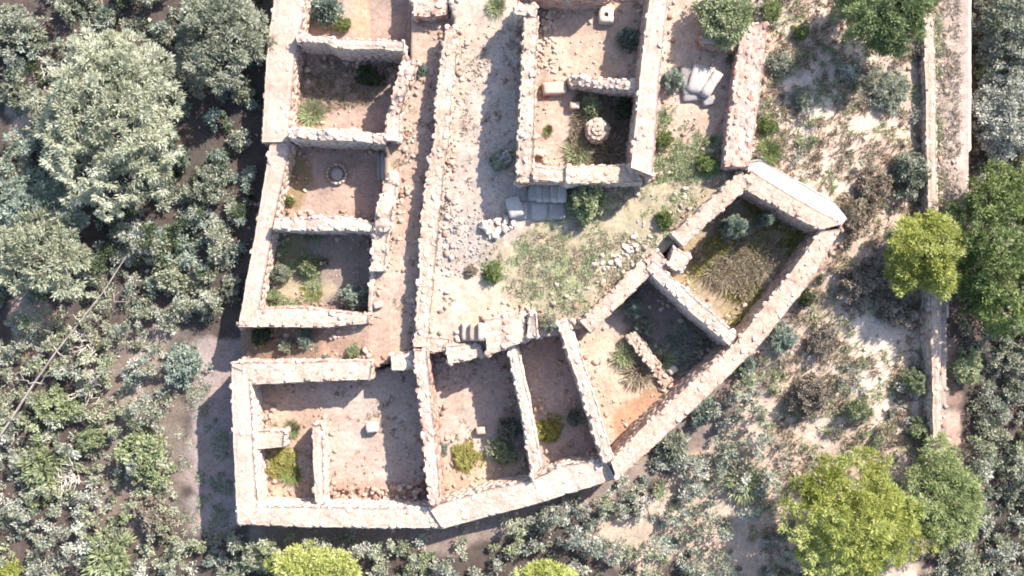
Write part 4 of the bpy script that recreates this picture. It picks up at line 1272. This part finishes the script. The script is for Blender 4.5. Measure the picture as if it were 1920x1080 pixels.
block('stone_slab', 'squared pale slab with a dark socket hole, in the upper room of the central building', 'stone slab', 1137, 27, .58, .62, .3, 'white', -.05, True)
block('stone_block', 'white block lying alone on the floor of the large southwestern room', 'stone block', 697, 803, .5, .36, .34, 'white', .1)
block('stone_block', 'white slab beside the silvery bush in the second southern room', 'stone block', 901, 808, .42, .3, .3, 'white', .1)
block('stone_block', 'pale square block at the dark corner of the mound room', 'stone block', 1078, 198, .4, .3, .3, 'pale', -.05)
block('stone_block', 'large pale boulder on the shaded gravel beside the rubble wall', 'boulder', 945, 296, .6, .5, .25, 'grey', .5)
block('stone_block', 'big worn boulder at the street side of the shaded landing', 'boulder', 965, 388, .6, .8, .4, 'grey', .25)  # grey stone colour stands in for shade on the boulder
block('stone_block', 'flat red stones lying at the street corner of the mound room', 'stone block', 1040, 164, 1.0, .5, .25, 'red', .1)
block('stone_block', 'pale block lying at the sill of the mound room', 'stone block', 1008, 284, .5, .3, .25, 'red', -.2)
block('stone_block', 'white stone standing on the lane above the ring room doorway', 'stone block', 737, 330, .42, .4, .3, 'white', .1)
block('stone_block', 'pale boulder in the passage beside the thin kerb', 'boulder', 708, 572, .36, .28, .22, 'pale', .3)
block('stone_block', 'white stone on the dark floor end of the rubble line', 'stone block', 1262, 694, .4, .3, .25, 'white', .6)

# round stone ring with a base stone in the middle
g = on_ground(630, 327)
ring = tag(link('stone_ring', None, loc=(*W(631, 326, g[2] + .15), g[2])), 'round ring of pale stones with a round stone in its middle on a reddish floor', 'stone ring')
for k in range(15):
    th = 2 * math.pi * k / 15
    V, f, t = boxes(np.array([[math.cos(th) * .40, math.sin(th) * .40, .07]]), np.array([[-math.sin(th), math.cos(th), 0]]), np.array([[math.cos(th), math.sin(th), 0]]), np.array([[0, 0, 1.0]]), np.array([[.165, .10, .2]]), .06, .85)
    o = link('stone', mesh_np('stone', V, f, M_STONE, False, {'tint': ('FLOAT', t * .4)}), ring)
th = np.linspace(0, 2 * math.pi, 18, endpoint=False)
rows = [np.c_[np.cos(th) * r, np.sin(th) * r, np.full(18, z)] for r, z in ((.26, -.1), (.25, .10), (.21, .13), (.05, .12))]
V = np.concatenate(rows)
f = [(q * 18 + a, q * 18 + (a + 1) % 18, q * 18 + 18 + (a + 1) % 18, q * 18 + 18 + a) for q in range(3) for a in range(18)] + [tuple(range(54, 72))]
link('base_stone', mesh_np('base_stone', V, f, M_STONE_GREY, True), ring)

# round stone mound
g = on_ground(1120, 245)
zt = g[2]
md = tag(link('stone_mound', None, loc=(*W(1121, 243, zt + .5), zt)), 'round mound of pale pink stones standing in dry weeds', 'stone mound')
rr = np.array([[.50, -.1], [.48, .2], [.44, .4], [.30, .5], [.0, .54]])
th = np.linspace(0, 2 * math.pi, 16, endpoint=False)
V = np.concatenate([np.c_[np.cos(th) * a, np.sin(th) * a, np.full(16, b)] for a, b in rr[:-1]] + [np.array([[0, 0, .53]])])
V[:, :2] *= (1 + .12 * fbm(V * 3, 5))[:, None]
f = [(q * 16 + a, q * 16 + (a + 1) % 16, q * 16 + 16 + (a + 1) % 16, q * 16 + 16 + a) for q in range(3) for a in range(16)] + [(48 + a, 48 + (a + 1) % 16, 64) for a in range(16)]
link('core', mesh_np('core', V, f, M_CORE, True), md)
for ringr, z, cnt in ((.45, .12, 15), (.44, .32, 15), (.36, .46, 11), (.18, .52, 6)):
    for k in range(cnt):
        a = 2 * math.pi * (k + random.random() * .4) / cnt
        place_stone(md, 'pale', (math.cos(a) * ringr, math.sin(a) * ringr, z), random.uniform(.17, .25), a + 1.57)
place_stone(md, 'pale', (0, 0, .54), .26, .3)


# stairs
def steps(label, px0, px1, py0, py1, z0, z1, n, key, up=1):
    root = tag(link('stairway', None, loc=(*W((px0 + px1) / 2, (py0 + py1) / 2, z0), z0)), label, 'stairs')
    m = {'grey': M_STONE_GREY, 'pale': M_STONE, 'white': M_STONE_PALE}[key]
    ox, oy = root.location[0], root.location[1]
    for k in range(n):
        za = z0 + (z1 - z0) * (k + 1) / n
        fa, fb = k / n, (k + 1) / n + .06
        xa, xb = (px0 + (px1 - px0) * fa, px0 + (px1 - px0) * fb)
        a = W(xa, py1, za); b = W(xb, py0, za)
        V, f = rough_box((a[0] + b[0]) / 2 - ox, (a[1] + b[1]) / 2 - oy, -.3, za - z0, abs(b[0] - a[0]), abs(b[1] - a[1]), k * 3.1 + px0 * .1, .025, 8, 0, .012)
        link('step', mesh_np('step', V, f, m), root)
    return root


steps('short flight of sunlit stone steps at the lower end of the terrace', 850, 910, 606, 640, 1.28, 2.15, 4, 'pale')
steps('shaded stone steps climbing beside the landing at the south doorway', 1004, 1060, 344, 378, 1.62, 2.1, 4, 'grey')
steps('worn stone steps in the doorway of the ring room', 707, 730, 284, 338, -.2, .8, 3, 'grey')

# landing paving; its grey stone colour imitates shade
lz = 1.6
ld = tag(link('stone_landing', None, loc=(*W(1005, 385, lz), 1.4)), 'shaded paved landing of slabs greyed for shade below the central building', 'landing')
a = W(957, 413, lz) - np.array(ld.location[:2]); b = W(1060, 346, lz) - np.array(ld.location[:2])
V, f, t = boxes(np.array([[(a[0] + b[0]) / 2, (a[1] + b[1]) / 2, (lz - 1.4) / 2 - .1]]), np.array([[1., 0, 0]]), np.array([[0, 1., 0]]), np.array([[0, 0, 1.]]), np.array([[b[0] - a[0], b[1] - a[1], lz - 1.4 + .2]]), .03, .95)
link('core', mesh_np('core', V, f, M_STONE_GREY, False, {'tint': ('FLOAT', t * .3)}), ld)
nxs, nys = 3, 2
for i in range(nxs):
    for j in range(nys):
        cx = a[0] + (b[0] - a[0]) * (i + .5 + random.uniform(-.08, .08)) / nxs
        cy = a[1] + (b[1] - a[1]) * (j + .5 + random.uniform(-.08, .08)) / nys
        V, f = rough_box(cx, cy, lz - 1.6, lz - 1.4 + random.uniform(.02, .12), (b[0] - a[0]) / nxs * .97, (b[1] - a[1]) / nys * .97, i * 5.3 + j * 2.9, .06, 9, random.uniform(-.06, .06), .03)
        link('slab', mesh_np('slab', V, f, M_STONE_GREY), ld)

# grey bedrock slabs on the eastern terrace
for (px, py, lx, ly, rz, lb) in [
    (1290, 150, .5, 1.1, .1, 'upright grey bedrock slab next to the glaucous terrace bush'),
    (1312, 148, .7, 1.0, -.3, 'largest pale grey bedrock slab of the eastern terrace'),
    (1335, 156, .35, 1.0, -.6, 'slanting narrow grey bedrock slab beside the wide reddish wall'),
    (1298, 180, .7, .35, .1, 'low grey bedrock ledge under the other slabs'),
    (1330, 188, .5, .3, .3, 'small grey bedrock slab nearest the sandy enclosure floor')]:
    block('bedrock_slab', lb, 'rock', px, py, lx * 1.15, ly * 1.15, random.uniform(.15, .35), 'grey', rz)

# rubble heaps
def heap(label, poly, n, key, size, h=.25):
    cx = np.mean([p[0] for p in poly]); cy = np.mean([p[1] for p in poly])
    g = on_ground(cx, cy)
    root = tag(link('rubble_heap', None, loc=g), label, 'rubble heap')
    k = 0
    while k < n:
        x = random.uniform(min(p[0] for p in poly), max(p[0] for p in poly)); y = random.uniform(min(p[1] for p in poly), max(p[1] for p in poly))
        if not pip(np.array([x]), np.array([y]), poly)[0]:
            continue
        p = on_ground(x, y)
        place_stone(root, key, (p[0], p[1], p[2] + random.uniform(0, h)), random.uniform(*size), random.uniform(0, 6.28), .4, origin=g)
        k += 1


heap('line of reddish rubble along the foot of the outer south wall', [(615, 912), (730, 908), (740, 944), (615, 944)], 60, 'red', (.1, .3))
heap('heap of dark red stones in the shaded corner of the large southwestern room', [(730, 912), (795, 895), (800, 945), (735, 944)], 56, 'red', (.1, .32), .3)
heap('heap of fallen stones at the upper corner of the slab room', [(1014, 18), (1036, 22), (1030, 55), (1016, 55)], 14, 'pale', (.18, .3))
heap('spill of white stones on the terrace beside the slanting wall', [(1130, 520), (1200, 470), (1230, 440), (1190, 440), (1120, 500)], 34, 'white', (.12, .3), .04)
heap('spill of pale stones along the edge of the lane', [(742, 300), (770, 200), (788, 160), (786, 260), (765, 400), (742, 410)], 20, 'red', (.12, .26), .02)
heap('jumble of white rock at the foot of the southern doorway landing', [(900, 420), (960, 405), (965, 430), (915, 445)], 26, 'white', (.2, .45), .15)

# dead wood
M_GREYWOOD = bark_mat('weathered_wood', (0.17, 0.14, 0.12), (0.34, 0.29, 0.26))
g0 = []
pts = [on_ground(x, y) + np.array([0, 0, 1.0]) for x, y in ((255, 482), (215, 545), (172, 600), (128, 655), (88, 712), (45, 780), (0, 845), (-30, 890))]
tr = tag(link('dead_tree', None, loc=pts[3] - np.array([0, 0, 1.0])), 'long thin bare dead trunk lying diagonally across the western scrub', 'dead tree')
V, f = tube([(np.array(pts) - pts[3] + np.array([0, 0, 1.0]), np.linspace(.02, .055, len(pts)))], 8)
link('trunk', mesh_np('trunk', V, f, M_GREYWOOD, True), tr)
rng = np.random.default_rng(5)
for q, (i, dx, dy) in enumerate(((1, 1.0, -.6), (2, .9, .3), (2, -.5, .5), (3, 1.1, -.2), (3, -.4, .9), (4, .8, .3), (4, -.6, .4), (5, .7, -.1), (6, .5, .4))):
    p0 = pts[i] - pts[3] + np.array([0, 0, 1.0])
    pa = [limb(rng, p0, p0 + np.array([dx, dy, .3]), .03, .01, .2)]
    m_ = pa[0][0][3]
    pa.append(limb(rng, m_, m_ + np.array([dx * .4, -dy * .6 + .3, .15]), .016, .007, .2))
    V, f = tube(pa, 5)
    link('branch', mesh_np('branch', V, f, M_GREYWOOD, True), tr)


def dead_bush(label, px, py, r, h, n, seed):
    rng = np.random.default_rng(seed)
    g = on_ground(px, py)
    root = tag(link('dead_bush', None, loc=g), label, 'dead bush')
    for k in range(n):
        a = rng.uniform(0, 6.28)
        e = np.array([math.cos(a) * r * rng.uniform(.5, 1), math.sin(a) * r * rng.uniform(.5, 1), h * rng.uniform(.5, 1.1)])
        pa = [limb(rng, np.array([0, 0, .0]), e, .028, .009, .22, 7)]
        for q in range(4):
            s_ = pa[0][0][rng.integers(2, 6)]
            pa.append(limb(rng, s_, s_ + rng.normal(0, .28, 3) * r + np.array([0, 0, .1]), .014, .006, .2, 5))
        V, f = tube(pa, 5)
        link('branch', mesh_np('branch', V, f, M_DEADWOOD, True), root)


dead_bush('bleached leafless bush beside the lower part of the bare trunk', 165, 726, .9, .9, 12, 3)
dead_bush('bleached leafless bush below the small round olive bush', 138, 888, .9, .8, 11, 4)
dead_bush('pale bare branches at the foot of the long bare trunk', 170, 640, .8, .8, 9, 5)
dead_bush('pale dry branches on the slope below the bend of the outer wall', 1210, 930, .7, .6, 9, 6)
dead_bush('white bare branches on the ground near the pale grey western bush', 95, 130, .6, .7, 8, 8)


# stones fallen to the foot of every wall, and litter on the floors
sp = np.array(SPILL)
P = np.c_[sp[:, :2], gz(sp[:, 0], sp[:, 1])]
k = len(P)
th = R.uniform(0, 6.28, k)
ax = np.c_[np.cos(th), np.sin(th), R.normal(0, .2, k)]
ay = np.c_[-np.sin(th), np.cos(th), R.normal(0, .2, k)]
az = np.c_[R.normal(0, .15, (k, 2)), np.ones(k)]
sz = np.c_[sp[:, 2], sp[:, 2] * R.uniform(.6, .9, k), sp[:, 2] * R.uniform(.4, .7, k)]
V, f, t = boxes(P, ax, ay, az, sz, .14, .7)
tag(link('rubble', mesh_np('rubble', V, f, M_STONE, False, {'tint': ('FLOAT', t)})), 'small stones fallen to the foot of the walls', None, None, 'stuff')
ROOMS = [(500, 85), (760, 85), (705, 595), (480, 595)]
pebbles('gravel', 'small stones on the floors of the western rooms', [(550, 90), (750, 100), (700, 590), (490, 575)], 420, M_STONE, .13, 121, -.1)
pebbles('gravel', 'small stones on the floors of the southern rooms', [(475, 720), (800, 670), (1050, 640), (1130, 860), (1000, 900), (800, 945), (485, 935)], 500, M_STONE, .12, 122, -.1)
pebbles('gravel', 'small stones on the floors of the central building', [(1008, 20), (1210, 20), (1180, 310), (1002, 310)], 300, M_STONE, .13, 123, -.1)
dry_grass('dry_grass', 'sparse weeds on the floors of the southern rooms', [(475, 720), (800, 670), (1050, 640), (1130, 860), (1000, 900), (800, 945), (485, 935)], 900, 'dry', .13, 124, .12, 1.6)
dry_grass('dry_grass', 'sparse weeds along lane and street', [(735, 270), (780, 110), (980, 30), (970, 400), (900, 520), (790, 640), (740, 640)], 1300, 'dry', .12, 125, .12, 1.6)
dry_grass('dry_grass', 'weeds along both edges of the eastern footpath', [(1752, -60), (1766, -60), (1772, 400), (1758, 400)], 260, 'sage', .16, 131, -.1)
dry_grass('dry_grass', 'weeds hanging over the outer edge of the eastern footpath', [(1808, -60), (1830, -60), (1828, 420), (1806, 420)], 500, 'dry', .22, 132, -.05)
